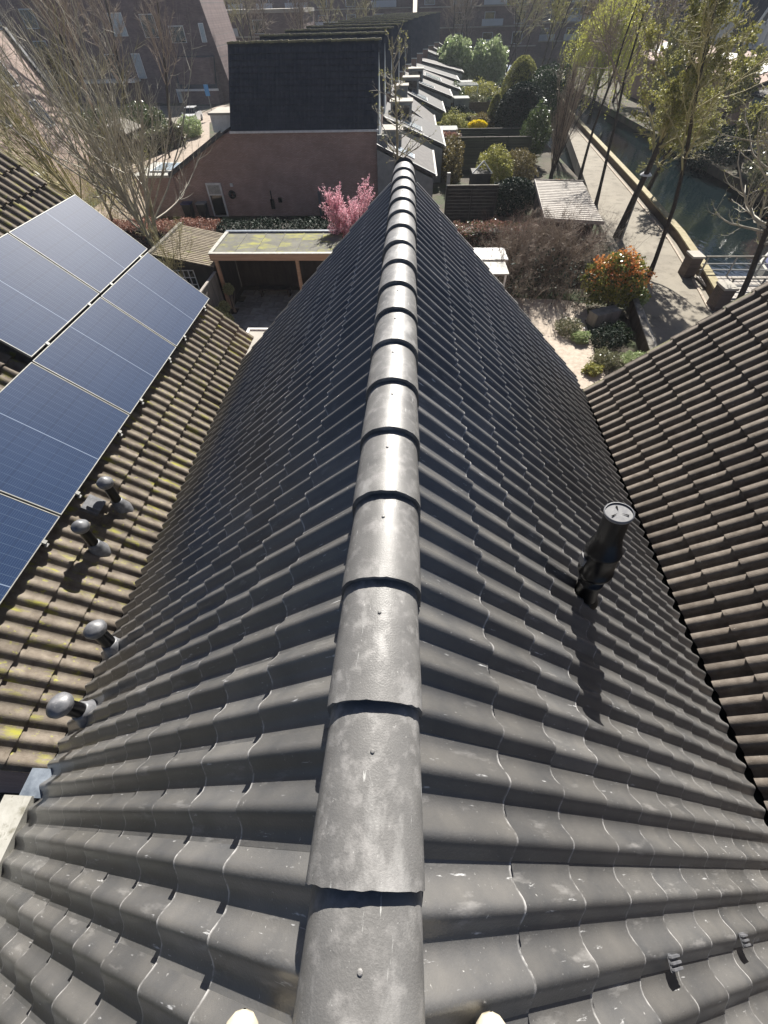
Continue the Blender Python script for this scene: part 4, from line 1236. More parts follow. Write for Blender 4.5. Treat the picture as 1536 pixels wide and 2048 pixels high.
# undergrowth and shrubs at the left
def twig_mass(name, label, cat, x0, x1, y0, y1, h, n, seed, twig, leaf=None, leafn=0, r=.012, lv=5, spread=.35, leafs=.03):
    rg = np.random.default_rng(seed)
    t = thing(name, label, cat, ((x0 + x1) / 2, (y0 + y1) / 2, G))
    st = np.stack([rg.uniform(x0, x1, n), rg.uniform(y0, y1, n), np.full(n, G)], 1)
    L = h * rg.uniform(.5, 1.15, n)
    P, R = grow(rg, st, np.tile([0, 0, 1.0], (n, 1)) + rg.normal(size=(n, 3)) * spread, L, np.full(n, r), 6, .16, .03)
    a = tubes(P, R, 4)
    s, d, ln, rd = children(rg, P, R, L, lv, .5, .6, .2)
    P2, R2 = grow(rg, s, d, ln, rd, 4, .16, .04)
    s, d, ln, rd = children(rg, P2, R2, ln, 3, .5, .6, .2)
    P3, R3 = grow(rg, s, d, ln, rd, 3, .16, .02)
    add_part('twigs', join([a, tubes(P2, R2, 3), tubes(P3, R3, 3)]), twig, t)
    if leaf:
        Q = P3.reshape(-1, 3)
        C = Q[rg.integers(len(Q), size=leafn)] + rg.normal(size=(leafn, 3)) * .04
        add_part('leaves', leaf_quads(rg, C, leafs), leaf, t)
    return t


twig_mass('undergrowth', 'tangle of olive brown twigs beyond the solar panels at the left', 'shrub', -28, -19.5, 30.5, 42, 3.4, 330, 31, M['twig_olive'], M['leaf_olive'], 9000)
sheet('side_path', [(-24, 30.6), (-14, 30.6), (-20, 36.4), (-20, 46), (-26, 46), (-25, 36)], G + .008, M['path_pink'])
twig_mass('undergrowth', 'dark twiggy shrubs in front of the street at the upper left', 'shrub', -42, -31, 46, 62, 3.2, 200, 32, M['twig_brown'], M['leaf_green'], 5000, leafs=.06)
bush('laurel_shrub', 'big glossy green laurel beside the parked white car', 'shrub', (-31.6, 64.5, G + 1.4), (3.0, 3.6, 1.7), 16000, .11, M['leaf_green'], 33)
bush('laurel_shrub', 'green laurel left of the slim tree, behind the small hut', 'shrub', (-35.5, 64, G + 1.3), (3.0, 3.0, 1.8), 9000, .11, M['leaf_green'], 34)
hedge('clipped_hedge', 'grey green clipped hedge along the pinkish path', (-28.6, 55.5), (-26.7, 62.5), 1.8, G, G + 1.7, 9000, .08, M['leaf_ivy'], 35)
bush('round_shrub', 'small bright green shrub at the foot of the slim tree', 'shrub', (-26.6, 66.5, G + .9), (1.3, 1.5, 1.0), 4000, .08, M['leaf_bamboo'], 36)
for i, (x, y) in enumerate(((-25.4, 55.6), (-25.3, 60.0))):
    t = thing('bollard', ('nearer' if i == 0 else 'farther') + ' short dark bollard on the pinkish path', 'bollard', (x, y, G), 'bollards on the pinkish path')
    MB().lathe((x, y, G), (0, 0, 1), [(0, .10), (.95, .10)], 10).build('shaft', M['bark_dark'], t)
    MB().lathe((x, y, G + .953), (0, 0, 1), [(0, .115), (.08, .11), (.13, .05), (.135, 0)], 10).build('head', M['bark_dark'], t)
t = thing('bicycle_hut', 'small hut with a grey slatted roof among the shrubs', 'shed', (-30.5, 56.5, G))
MB().box(-32.3, -28.9, 54.8, 58.6, G, G + 2.0).build('wall', M['dark_wood'], t)
for k in range(14):
    y = 54.6 + k * .30
    MB().prism([(-32.6, G + 2.05), (-30.6, G + 2.75), (-28.6, G + 2.05), (-28.6, G + 2.12), (-30.6, G + 2.82), (-32.6, G + 2.12)], 'y', y, y + .22).build('roof_slat', M['fence_grey'], t)


def lamp(x, y, h, label, s=1.0):
    t = thing('street_lamp', label, 'street lamp', (x, y, G))
    MB().lathe((x, y, G), (0, 0, 1), [(0, .065 * s), (.9, .06 * s), (.95, .045 * s), (h - .30, .035 * s)], 12).build('pole', M['alu'], t)
    MB().lathe((x, y, G + h - .30), (0, 0, 1), [(0, .05 * s), (.02, .12 * s), (.38, .20 * s)], 8, False).build('lantern', M['glass_sky'], t)
    MB().lathe((x, y, G + h + .08), (0, 0, 1), [(0, .20 * s), (0.01, .34 * s), (.05, .32 * s), (.20, .12 * s), (.26, .05 * s), (.28, 0)], 16).build('hood', M['white_paint'], t)


lamp(14.05, 31.4, 3.25, 'street lamp with a white hood between the canal path trees')
lamp(-34.0, 50.5, 3.2, 'street lamp with a white hood among the twigs at the left')


def car(x, y, rz, label):
    t = thing('parked_car', label, 'car', (x, y, G), 'white cars parked in front of the tall brick houses')
    Mx = Matrix.Translation((x, y, G)) @ Matrix.Rotation(rz, 4, 'Z')
    W_ = .88
    side = [(-2.1, .30), (-2.15, .62), (-2.0, .86), (-1.15, .98), (.95, 1.0), (1.95, .92), (2.12, .62), (2.1, .30)]
    b = MB()
    rows = [(-W_, .0), (-W_ * .96, 1), (W_ * .96, 1), (W_, 0)]
    b.prism(side, 'x', -W_, W_)                            # lower body, length along y
    b.build('body', M['car_white'], t, mw=Mx)
    cab = MB()
    lo = [(-.78, -1.05, .985), (.78, -1.05, .985), (.78, 1.75, .985), (-.78, 1.75, .985)]
    hi = [(-.62, -.35, 1.46), (.62, -.35, 1.46), (.62, 1.25, 1.46), (-.62, 1.25, 1.46)]
    cab.add(lo + hi, [(0, 1, 5, 4), (1, 2, 6, 5), (2, 3, 7, 6), (3, 0, 4, 7)])
    cab.build('windows', M['glass_dark'], t, mw=Mx)
    MB().box(-.63, .63, -.37, 1.27, 1.462, 1.51).build('roof', M['car_white'], t, mw=Mx)
    for sx_ in (-1, 1):
        for sy in (-1.35, 1.35):
            w = MB().lathe((sx_ * .78, sy, .32), (sx_, 0, 0), [(0, 0), (0, .32), (.15, .32), (.15, .22)], 18, False).build('wheel', M['rubber'], t, mw=Mx)
            MB().lathe((sx_ * .92, sy, .32), (sx_, 0, 0), [(0, .21), (.015, 0)], 14, False).build('rim', M['alu'], w, mw=Matrix.Identity(4) if False else None).matrix_basis = Matrix.Identity(4)
        MB().box(sx_ * .62 - .16, sx_ * .62 + .16, -2.17, -2.08, .60, .74).build('headlight', M['glass_sky'], t, mw=Mx)
        MB().box(sx_ * .95 - .09, sx_ * .95 + .09, -.85, -.68, .98, 1.10).build('mirror', M['car_white'], t, mw=Mx)
    MB().box(-.55, .55, -2.18, -2.10, .36, .52).build('grille', M['black_plastic'], t, mw=Mx)
    MB().box(-.26, .26, -2.20, -2.185, .42, .50).build('number_plate', M['white_paint'], t, mw=Mx)


car(-30.0, 76.5, .06, 'white car facing us beside the big green laurel')
car(-38.0, 78.5, 1.35, 'white car half hidden behind the laurel, left of the other one')
t = thing('street_sign', 'small blue sign on a thin pole beside the white car', 'sign', (-27.9, 79, G))
MB().box(-27.95, -27.88, 78.98, 79.05, G, G + 3.4).build('pole', M['alu'], t)
MB().box(-28.2, -27.6, 78.93, 78.97, G + 2.3, G + 3.4).build('sign_face', M['blue_sign'], t)

# ---- tall brick houses at the upper left
t = thing('tall_brick_house', 'tall purple brick house with a tapering corner behind the white cars', 'house', (-40, 100, G))
MB().prism([(-54, G), (-29.1, G), (-31.4, 2.2), (-32.2, 2.8), (-54, 2.8)], 'y', 95, 107).build('wall', M['brick_far'], t)
MB().prism([(-37.0, G), (-31.0, G), (-31.1, -3.7), (-36.6, -3.7)], 'y', 92.4, 94.99).build('bay', M['brick_far'], t)
MB().add([(-37.3, 92.0, -6.95), (-30.7, 92.0, -6.95), (-31.0, 94.9, -3.6), (-36.9, 94.9, -3.6)], [(0, 1, 2, 3)]).build('bay_roof', M['tile_far'], t)
MB().box(-37.4, -30.6, 91.85, 92.05, -7.2, -6.96).build('bay_fascia', M['white_paint'], t)
for (x0, x1, z0, z1, c) in ((-33.3, -32.4, -10.0, -7.6, 'glass_dark'), (-38.6, -37.5, -9.0, -7.3, 'glass_sky'), (-37.3, -36.2, -9.0, -7.3, 'glass_dark'), (-32.3, -31.7, -2.2, -.4, 'glass_sky'),
                            (-37.0, -34.9, -2.2, -.6, 'glass_dark'), (-41.0, -39.0, -1.6, .6, 'glass_dark'), (-44.2, -43.0, -5.9, -3.3, 'glass_sky'), (-48.5, -46.5, -5.9, -3.3, 'glass_dark'), (-46, -43.8, -1.4, .8, 'glass_sky')):
    z0 = max(z0, G + .05)
    f = MB().box(x0 - .10, x1 + .10, 94.93, 94.99, z0 - .04, z1 + .10).build('window_frame', M['white_paint'], t)
    MB().box(x0, x1, 94.90, 94.925, z0, z1).build('pane', M[c], f)
MB().box(-53, -44, 92.5, 94.9, G + 2.6, G + 2.9).build('porch_roof', M['white_paint'], t)
t = thing('tall_brick_house', 'shaded tall brick house at the upper left edge behind the trees', 'house', (-68, 100, G))
MB().box(-86, -54.1, 96, 108, G, 3.0).build('wall', M['brick_far'], t)
for i in range(5):
    for j in range(3):
        x0 = -83 + i * 5.8; z0 = G + 2 + j * 3.2
        f = MB().box(x0 - .1, x0 + 2.0, 95.92, 95.99, z0 - .1, z0 + 1.9).build('window_frame', M['far_panel'], t)
        MB().box(x0, x0 + 1.9, 95.89, 95.915, z0, z0 + 1.8).build('pane', M['glass_dark'], f)

# ---- pinkish mansard house at the left edge
t = thing('pinkish_house', 'sunlit pinkish brick house with a steep wall at the left edge', 'house', (-33, 42, G))
MB().prism([(-27.6, G), (-28.0, -6.8), (-31.4, .3), (-40, .3), (-40, G)], 'y', 30, 47.5).build('wall', M['brick_pink'], t)
d = Vector((-3.4, 0, 7.1)); c = Vector((-29.65, 0, -3.2))
MB().obox((-29.65, 47.5, -3.2), d / 2 * 1.03, (0, .16, 0), (.10, 0, .05)).build('verge', M['tile_far'], t)
n_ = Vector((7.1, 0, 3.4)).normalized()
th_ = MB().obox(Vector((-30.6, 36.4, -1.2)) + n_ * .06, d.normalized() * 2.0, (0, 2.6, 0), n_ * .05); th_.build('roof_patch', M['tile_thatch'], t)
for (y, z) in ((39.6, -3.3), (44, -3.9), (43.6, -1.6)):
    c = Vector((-28.0 - (z + 6.8) * .479, y, z)) + n_ * .03
    f = MB().obox(c, d.normalized() * .85, (0, .55, 0), n_ * .03).build('window_frame', M['white_paint'], t)
    MB().obox(c + n_ * .04, d.normalized() * .75, (0, .45, 0), n_ * .005).build('pane', M['glass_dark'], f)
MB().box(-28.2, -26.4, 33.2, 37.0, -6.35, -6.1).build('canopy', M['white_paint'], t)

# ================================================================== gardens at the right
def board_fence(name, label, p0, p1, h, m, nb=10, posts=5, z=G, cap=None):
    t = thing(name, label, 'fence', ((p0[0] + p1[0]) / 2, (p0[1] + p1[1]) / 2, z))
    a, b = Vector((*p0, 0)), Vector((*p1, 0)); u = (b - a).normalized(); s = Vector((-u.y, u.x, 0)); L = (b - a).length
    bh = h / nb
    for k in range(nb):
        MB().obox((a + b) / 2 + Vector((0, 0, z + bh * (k + .5))) + s * r_.uniform(-.004, .004), u * (L / 2), s * .012, (0, 0, bh * .485)).build('board', m, t)
    for k in range(posts):
        MB().obox(a + u * (L * k / (posts - 1)) + s * -.06 + Vector((0, 0, z + h / 2 + .03)), u * .045, s * .045, (0, 0, h / 2 + .03)).build('post', m, t)
    if cap: MB().obox((a + b) / 2 + Vector((0, 0, z + h + .03)), u * (L / 2), s * .05, (0, 0, .025)).build('cap_rail', M[cap], t)
    return t


board_fence('board_fence', 'wide dark green fence of horizontal boards, nearer of the two across the gardens', (2.6, 49.6), (10.9, 49.6), 2.25, M['fence_dark'], 12, cap='fence_grey')
board_fence('board_fence', 'dark board fence below the yellow bush, farther of the two across the gardens', (1.6, 57), (13.2, 57), 1.75, M['fence_dark'], 10, cap='fence_grey')
board_fence('board_fence', 'dark board fence running along the gardens behind the bushes', (10.9, 49.7), (11.6, 56.9), 1.9, M['fence_dark'], 10)
board_fence('board_fence', 'weathered dark fence panel left of the clipped shrubs', (2.7, 35.4), (6.2, 35.4), 2.0, M['dark_wood'], 10, 3, cap='fence_grey')
board_fence('board_fence', 'distant brown fence between the far gardens', (4.5, 74), (12, 74), 1.8, M['quay_side'], 8)
board_fence('board_fence', 'farthest pale fence in front of the bamboo', (6, 92), (15, 92), 1.2, M['fence_grey'], 6)
o = MB().box(2.72, 2.95, 36.4, 36.6, G, G + 2.5).build('fence_post', M['white_board'])
tag(o, 'tall pale post standing at the end of the dark fence panel', 'post')
t = thing('shed', 'shed with a bleached slatted roof beside the canal path', 'shed', (9.4, 30.9, G))
MB().prism([(7.95, 27.6), (10.5, 27.5), (11.3, 34.3), (8.6, 34.4)], 'z', G, -6.62).build('wall', M['dark_wood'], t)
for k in range(22):
    f0 = k / 22; f1 = f0 + .030
    A, B = Vector((7.65, 27.3, -6.42)), Vector((8.45, 34.7, -6.36)); C_, D_ = Vector((10.75, 27.0, -6.50)), Vector((11.55, 34.6, -6.44))
    p = [A.lerp(B, f0), C_.lerp(D_, f0), C_.lerp(D_, f1), A.lerp(B, f1)]
    mb = MB().add([q for q in p] + [q - Vector((0, 0, .05)) for q in p], [(0, 1, 2, 3), (0, 4, 5, 1), (1, 5, 6, 2), (2, 6, 7, 3), (3, 7, 4, 0)])
    mb.build('roof_slat', M['shed_slat'], t)
MB().add([(7.7, 27.35, -6.54), (10.7, 27.05, -6.60), (11.5, 34.55, -6.55), (8.5, 34.65, -6.48)], [(0, 1, 2, 3)]).build('roof_board', M['fence_grey'], t)
for (p0, p1) in (((7.62, 27.25, -6.46), (8.42, 34.75, -6.40)), ((7.62, 27.22, -6.47), (10.8, 26.92, -6.55)), ((8.42, 34.75, -6.40), (11.6, 34.66, -6.47))):
    MB().beam(p0, p1, .05, .17).build('fascia', M['shed_slat'], t)

bush('clipped_shrub', 'dark clipped laurel block behind the fence panel', 'shrub', (7.6, 36.6, G + 1.05), (1.9, 1.3, 1.15), 9000, .07, M['leaf_dark'], 51, lumps=.05)
bush('golden_shrub', 'golden green feathery shrub left of the bronze one', 'shrub', (6.9, 42.6, G + 1.3), (1.5, 1.5, 1.5), 8000, .07, M['leaf_olive'], 52)
bush('bronze_shrub', 'low bronze green shrub mound in front of the green fence', 'shrub', (8.9, 44.5, G + 1.1), (1.9, 1.5, 1.2), 8000, .06, M['leaf_bronze'], 53)
bush('green_shrub', 'leafy green shrub at the corner of the dark board fence', 'shrub', (11.6, 51.5, G + 2.2), (1.3, 1.5, 2.0), 5000, .09, M['leaf_green'], 54)
t = thing('climbing_frame', 'small white A shaped frame on the garden fence', 'frame', (5.7, 40.5, G))
for sx_ in (-1, 1): MB().beam((5.7 + sx_ * .75, 40.5, -7.2), (5.7, 40.5, -6.45), .12, .08).build('leg', M['white_paint'], t)
MB().box(4.98, 6.42, 40.7, 42.4, G, -7.25).build('cabin', M['dark_wood'], t)

bush('forsythia', 'bright yellow blossoming bush on top of the far dark fence', 'bush', (7.0, 58.1, -6.95), (1.05, .6, .42), 5000, .06, M['forsythia'], 55, lumps=.05, stem_base=(7.0, 58.1, G))


def cone(name, label, base, h, r, n, size, leaf, seed, blunt=.55):
    rg = np.random.default_rng(seed)
    t = thing(name, label, 'conifer', base)
    z = rg.random(n); a = rg.uniform(0, 2 * PI, n)
    rr = r * np.sqrt(np.maximum(1 - z ** (1.2 / blunt), 0)) * (1 + .05 * np.sin(a * 5 + z * 9)) * (rg.random(n) ** .06)
    rr = rr * np.minimum(1, .8 + z * 1.5)
    C = np.stack([base[0] + rr * np.cos(a), base[1] + rr * np.sin(a), base[2] + .2 + z * (h - .2)], 1) + rg.normal(size=(n, 3)) * .035
    add_part('foliage', leaf_quads(rg, C, size), leaf, t)
    MB().lathe(base, (0, 0, 1), [(0, .14), (h * .6, .07)], 8).build('trunk', M['bark_dark'], t)
    MB().lathe((base[0], base[1], base[2] + .25), (0, 0, 1), [(0, r * .7), (h * .45, r * .74), (h * .75, r * .5), (h * .92, .05)], 14).build('inner_growth', M['bark_dark'], t)


cone('dark_conifer', 'dense dark egg shaped conifer behind the green fence', (11.6, 60.3, G), 4.7, 2.55, 22000, .075, M['leaf_dark'], 61, .33)
cone('clipped_conifer', 'tall clipped golden topped conifer rising behind the dark one', (12.3, 67, G), 6.1, 2.1, 18000, .07, M['leaf_clip'], 62, .35)
cone('clipped_conifer', 'narrow brownish conifer squeezed left of the dark one', (9.5, 64, G), 3.6, .9, 5000, .07, M['leaf_clip'], 63, .5)
bush('shaggy_yew', 'shaggy round green evergreen right of the dark conifer', 'shrub', (14.6, 63.6, G + 2.9), (2.7, 2.3, 2.9), 15000, .085, M['leaf_yew'], 64, lumps=.1)
bush('bamboo_clump', 'pale green bamboo clump, left one in front of the far buildings', 'bamboo', (7.5, 108, G + 2.8), (3.2, 3, 3.2), 9000, .20, M['leaf_bamboo'], 65, 'bamboo at the end of the gardens')
bush('bamboo_clump', 'pale green bamboo clump, right one in front of the far buildings', 'bamboo', (13.6, 109, G + 2.6), (3.3, 3, 3.0), 9000, .20, M['leaf_bamboo'], 66, 'bamboo at the end of the gardens')
r2 = random.Random(12)
names = [('brownish low shrub under the far fence end', (3.4, 53.5, .9), (1.7, 1.8, 1.1), 'leaf_beech'), ('olive shrub mound left of the yellow bush', (4.6, 62.5, 1.1), (2.0, 2.0, 1.2), 'leaf_clip'),
         ('bronze shrub behind the yellow bush', (8.3, 63.5, 1.0), (1.6, 1.6, 1.1), 'leaf_bronze'), ('dark clipped shrub at the far extensions', (5.3, 72, .8), (2.4, 1.3, .9), 'leaf_dark'),
         ('grey green shrub in the far garden middle', (8.5, 79, .9), (2.2, 1.4, 1.1), 'leaf_ivy'), ('pale shrub beyond the lawn at the far end', (10.5, 88, 1.1), (3.0, 1.6, 1.4), 'leaf_olive'),
         ('dark green shrub right of the lawn', (15.5, 80, 1.2), (1.6, 3.5, 1.6), 'leaf_yew'), ('green shrub against the far extension wall', (6.2, 84, 1.0), (1.6, 3.0, 1.5), 'leaf_green'),
         ('low dark shrub between the two board fences', (8.2, 53.4, .6), (2.2, 1.5, .8), 'leaf_dark'), ('olive shrub along the extension gutter', (3.7, 46.5, 1.2), (.9, 3.0, 1.6), 'leaf_bronze')]
for i, (lb, (x, y, z), rr_, lf) in enumerate(names):
    bush('garden_shrub', lb, 'shrub', (x, y, G + z), rr_, 5500, .09, M[lf], 70 + i, lumps=.2)

# raised hedge lines and pergola rails in the far gardens
for i, (x0, x1, y, lb) in enumerate(((4.5, 12.5, 69.0, 'low dark hedge across the garden in front of the clipped conifer'), (5.5, 13, 82, 'thin dark hedge across the far gardens'), (6.5, 15, 98, 'low hedge in front of the bamboo clumps'))):
    hedge('garden_hedge', lb, (x0, y), (x1, y), .9, G, G + 1.2, 5000, .08, M['leaf_green' if i != 0 else 'leaf_clip'], 90 + i)
t = thing('pergola', 'white pergola rails over the middle gardens', 'pergola', (7.0, 86, G))
for k in range(3): MB().box(5.6, 9.6, 84.5 + k * 1.2, 84.62 + k * 1.2, G + 2.3, G + 2.42).build('rail', M['white_paint'], t)
for x in (5.6, 9.5): MB().box(x, x + .12, 84.4, 84.52, G, G + 2.3).build('post', M['white_paint'], t)
t = thing('far_canopy', 'low white edged canopy beyond the clipped conifer', 'canopy', (17, 92, G))
MB().box(14.6, 20.0, 90, 94, G + 2.4, G + 2.7).build('roof', M['white_paint'], t)
MB().box(14.8, 19.8, 93.5, 93.8, G, G + 2.39).build('wall', M['teal_wall'], t)

# near right garden
tree('brown_shrub', 'large tangled bare shrub right beside the main roof verge', 'shrub', (5.8, 24.0, G), 2.6, 9, [(14, .70, .75, 7, 5, .14, .05, .15), (8, .55, .7, 5, 3, .16, .03, .15), (5, .5, .7, 3, 3, .18, 0, .1)],
     M['bark_dark'], M['twig_brown'], 101, r0=.06, spread=.35)
tree('brown_shrub', 'large tangled bare shrub left of the photinia', 'shrub', (8.3, 24.6, G), 2.7, 9, [(14, .65, .75, 7, 5, .14, .05, .15), (8, .55, .7, 5, 3, .16, .03, .15), (5, .5, .7, 3, 3, .18, 0, .1)],
     M['bark_dark'], M['twig_brown'], 102, r0=.05, spread=.35)
twig_mass('red_twig_shrub', 'reddish twiggy thicket in front of the slatted shed', 'shrub', 5.0, 10.6, 25.2, 28.2, 2.5, 230, 103, M['twig_red'])
twig_mass('pale_twig_shrub', 'pale fine twigs standing at the path edge above the photinia', 'shrub', 10.4, 12.0, 25.2, 29.5, 2.2, 60, 104, M['twig_pale'])
twig_mass('undergrowth', 'dark twiggy undergrowth below the tangled shrubs', 'shrub', 3.8, 9.6, 21.2, 27.2, 2.0, 240, 105, M['twig_brown'], M['leaf_dark'], 3500, leafs=.05)
bush('photinia', 'round photinia with orange red young leaves beside the path', 'shrub', (10.25, 21.9, -7.45), (1.45, 1.3, 1.05), 10000, .062, M['leaf_photinia'], 106, stem_base=(10.4, 21.6, G), extra=(M['leaf_red'], 1500, .35), lumps=.17, ntw=12)
bush('grey_shrub', 'small grey leaved upright shrub right behind the photinia', 'shrub', (11.75, 23.8, G + .9), (.35, .35, .85), 1200, .05, M['leaf_ivy'], 107)
bush('lime_shrub', 'small lime green shrub at the foot of the photinia', 'shrub', (11.75, 21.7, G + .55), (.38, .4, .42), 1200, .05, M['leaf_bamboo'], 108)
for i, (x, y, rr_, lb, lf) in enumerate(((7.75, 19.3, .6, 'grey green cushion shrub on the buff garden paving', 'leaf_ivy'), (8.15, 18.5, .42, 'small yellowish cushion plant on the garden paving', 'leaf_bamboo'),
                                       (8.7, 16.6, .55, 'mixed low plants at the planting bed edge', 'leaf_ivy'), (9.9, 16.5, .55, 'fresh green tuft in the shaded planting bed', 'leaf_bamboo'),
                                       (9.2, 18.3, .7, 'dark low shrub in the shaded planting bed', 'leaf_dark'), (8.0, 15.9, .35, 'little olive plant near the right roof corner', 'leaf_olive'),
                                       (9.9, 18.9, .6, 'dull green plant below the photinia', 'leaf_yew'))):
    bush('low_plant', lb, 'plant', (x, y, G + rr_ * .45), (rr_, rr_, rr_ * .6), 2600, .035, M[lf], 110 + i, lumps=.2, ntw=24, twig=M['twig_pale'])
sheet('shrub_bed', [(2.7, 23.2), (9.6, 22.6), (11.9, 25.3), (12.6, 30), (2.7, 30)], G + .02, M['earth'])
sheet('planting_bed', [(8.5, 14), (11.0, 14.5), (11.2, 17.6), (11.0, 21.0), (8.9, 20.5), (8.6, 17.5)], G + .03, M['earth'])
t = thing('garden_wall', 'low brown wall between planting bed and canal path', 'wall', (11.2, 18.2, G))
for k in range(12):
    f0, f1 = k / 12, (k + 1) / 12
    a, b = Vector((9.6, 12, 0)), Vector((11.35, 21.6, 0))
    p, q = a.lerp(b, f0), a.lerp(b, f1 - .004)
    MB().beam((p.x, p.y, G + .35), (q.x, q.y, G + .35), .20, .70).build('panel', M['quay_side'], t)
    MB().beam((p.x, p.y, G + .73), (q.x, q.y, G + .73), .26, .05).build('coping', M['fence_grey'], t)
t = thing('kerb', 'raised grey kerb lying along the near path', 'kerb', (12, 18, G))
MB().beam((11.9, 21.4, G + .10), (10.9, 15.4, G + .10), .14, .16).build('stone', M['concrete'], t)
t = thing('planter_box', 'grey weathered planter box beneath the photinia', 'planter', (9.6, 20.2, G))
MB().beam((9.0, 20.0, G + .3), (10.3, 20.6, G + .3), .6, .6).build('box', M['fence_grey'], t)
t = thing('garden_table', 'white table tops beside the main roof verge', 'table', (4.2, 22.2, G))
MB().box(3.3, 5.0, 22.4, 23.9, G + 2.0, G + 2.06).build('roof_panel', M['white_paint'], t)
MB().box(3.5, 4.8, 20.7, 22.1, G + 2.0, G + 2.06).build('roof_panel', M['white_board'], t)
for (x, y) in ((3.6, 20.9), (4.7, 20.9), (3.4, 23.7), (4.9, 23.7)): MB().box(x - .04, x + .04, y - .04, y + .04, G, G + 1.997).build('leg', M['white_paint'], t)

# multi-stemmed upright shrubs by the path
tree('upright_shrub', 'tall upright brown twiggy shrub left of the canal path', 'shrub', (12.5, 46.0, G), 6.6, 9, [(16, .34, .30, 6, 4, .06, .16, .1), (6, .5, .4, 3, 3, .1, .12, .1)], M['bark_dark'], M['twig_brown'], 120, r0=.05, spread=.10)
tree('upright_shrub', 'second tall upright twiggy shrub farther along the path', 'shrub', (14.6, 53.0, G), 6.4, 8, [(16, .34, .30, 6, 4, .06, .16, .1), (6, .5, .4, 3, 3, .1, .12, .1)], M['bark_dark'], M['twig_brown'], 121, r0=.05, spread=.10)
bush('red_low_shrub', 'small orange red low shrub at the shed corner', 'shrub', (12.0, 41.5, G + .5), (.7, .6, .5), 1500, .05, M['leaf_red'], 122)

# magnolia with stubby twigs behind the ridge end
tree('magnolia', 'slim pale barked tree with knobbly twigs beyond the ridge end', 'tree', (-.75, 31.2, G), 9.0, 1,
     [(34, .24, 1.15, 6, 5, .13, .10, .30), (7, .32, .8, 4, 4, .2, .08, .2), (3, .3, .8, 2, 3, .2, .05, .3)], M['bark_light'], M['twig_pale'], 130, r0=.11, leaf=M['leaf_olive'], leafn=1, leafs=.035)

# ================================================================== canal side
PT = [(14.9, 45.7, 'farthest of the four dark path trees'), (14.4, 38.7, 'dark path tree just behind the slatted shed'), (13.9, 31.8, 'thick dark path tree beside the street lamp'), (13.4, 24.9, 'path tree nearest to us, trunk beside the photinia')]
for i, (x, y, lb) in enumerate(PT):
    lf = M['leaf_olive'] if i == 2 else None
    lv = [(12 if i != 2 else 22, .42, .75, 8, 6, .10, .09, .42), (9, .50, .65, 6, 4, .13, .06, .15), (7, .48, .7, 4, 3, .16, .03, .1), (3, .5, .7, 2, 3, .16, 0, .1)]
    tree('path_tree', lb + ' along the canal', 'tree', (x, y, G), 11.5 if i != 2 else 9.0, 1, lv, M['bark_dark'], M['twig_brown'] if i < 2 else M['twig_olive'], 140 + i, 'dark trunked trees along the canal path',
         leaf=lf, r0=.12 if i != 2 else .22, leafn=6, leafs=.05, lean=(.0, 0), spread=.03)
tree('budding_tree', 'budding tree with curved bare branches over the footbridge', 'tree', (16.3, 21.2, G), 8.3, 1,
     [(36, .46, 1.1, 9, 6, .13, .08, .18), (8, .42, .8, 6, 4, .16, .12, .2), (4, .4, .7, 3, 3, .15, .12, .2)], M['bark_dark'], M['twig_pale'], 150, r0=.15, leaf=M['leaf_olive'], leafn=2, leafs=.03)
tree('leafy_tree', 'broad olive leaved tree leaning over the canal', 'tree', (18.9, 41.0, G - .2), 4.3, 1,
     [(18, .95, .80, 9, 6, .12, .08, .45), (9, .5, .7, 6, 4, .14, .04, .15), (7, .5, .7, 4, 3, .16, .02, .1), (3, .5, .7, 2, 3, .16, 0, .1)], M['bark_dark'], M['twig_olive'], 151, leaf=M['leaf_olive'], leafn=4, leafs=.055, r0=.2, spread=.12, lean=(.18, .02), taper=.5)


def willow(base, H, R_, seed, n=620):
    rg = np.random.default_rng(seed)
    t = thing('weeping_willow', 'weeping willow with long yellow green strands hanging to the canal', 'tree', base)
    b = np.array(base)
    P, R = grow(rg, np.array([b]), np.array([[0, 0, 1.0]]), np.array([H * .6]), np.array([.30]), 6, .05, 0)
    a = tubes(P, R, 10); add_part('trunk', a, M['bark_dark'], t)
    s, d, ln, rd = children(rg, P, R, np.array([H * .6]), 26, .95, .7, .35)
    P1, R1 = grow(rg, s, d, ln * .75, rd, 7, .08, .10)
    s, d, ln, rd = children(rg, P1, R1, ln, 7, .35, .7, .4)
    P2, R2 = grow(rg, s, d, ln, rd, 4, .1, .0)
    add_part('crown', join([tubes(P1, R1, 5), tubes(P2, R2, 4)]), M['twig_olive'], t)
    q = np.concatenate([P1[:, 3:].reshape(-1, 3), P2.reshape(-1, 3)])
    st = q[rg.integers(len(q), size=n)]
    L = np.minimum(rg.uniform(2.5, 7.5, n), st[:, 2] - (G - 1.0))
    dd = unit(st - b) * .4 + rg.normal(size=(n, 3)) * .15
    Pd, Rd = grow(rg, st, dd, L, np.full(n, .012), 9, .05, -.55)
    add_part('strands', tubes(Pd, Rd, 3), M['twig_olive'], t)
    m = 70
    idx = np.repeat(np.arange(n), m); tt = rg.random(len(idx)) * 9; k = np.minimum(tt.astype(int), 8); fr = (tt - k)[:, None]
    C = Pd[idx, k] * (1 - fr) + Pd[idx, k + 1] * fr + rg.normal(size=(len(idx), 3)) * .06
    add_part('leaves', leaf_quads(rg, C, .085, aspect=.35), M['leaf_willow'], t)


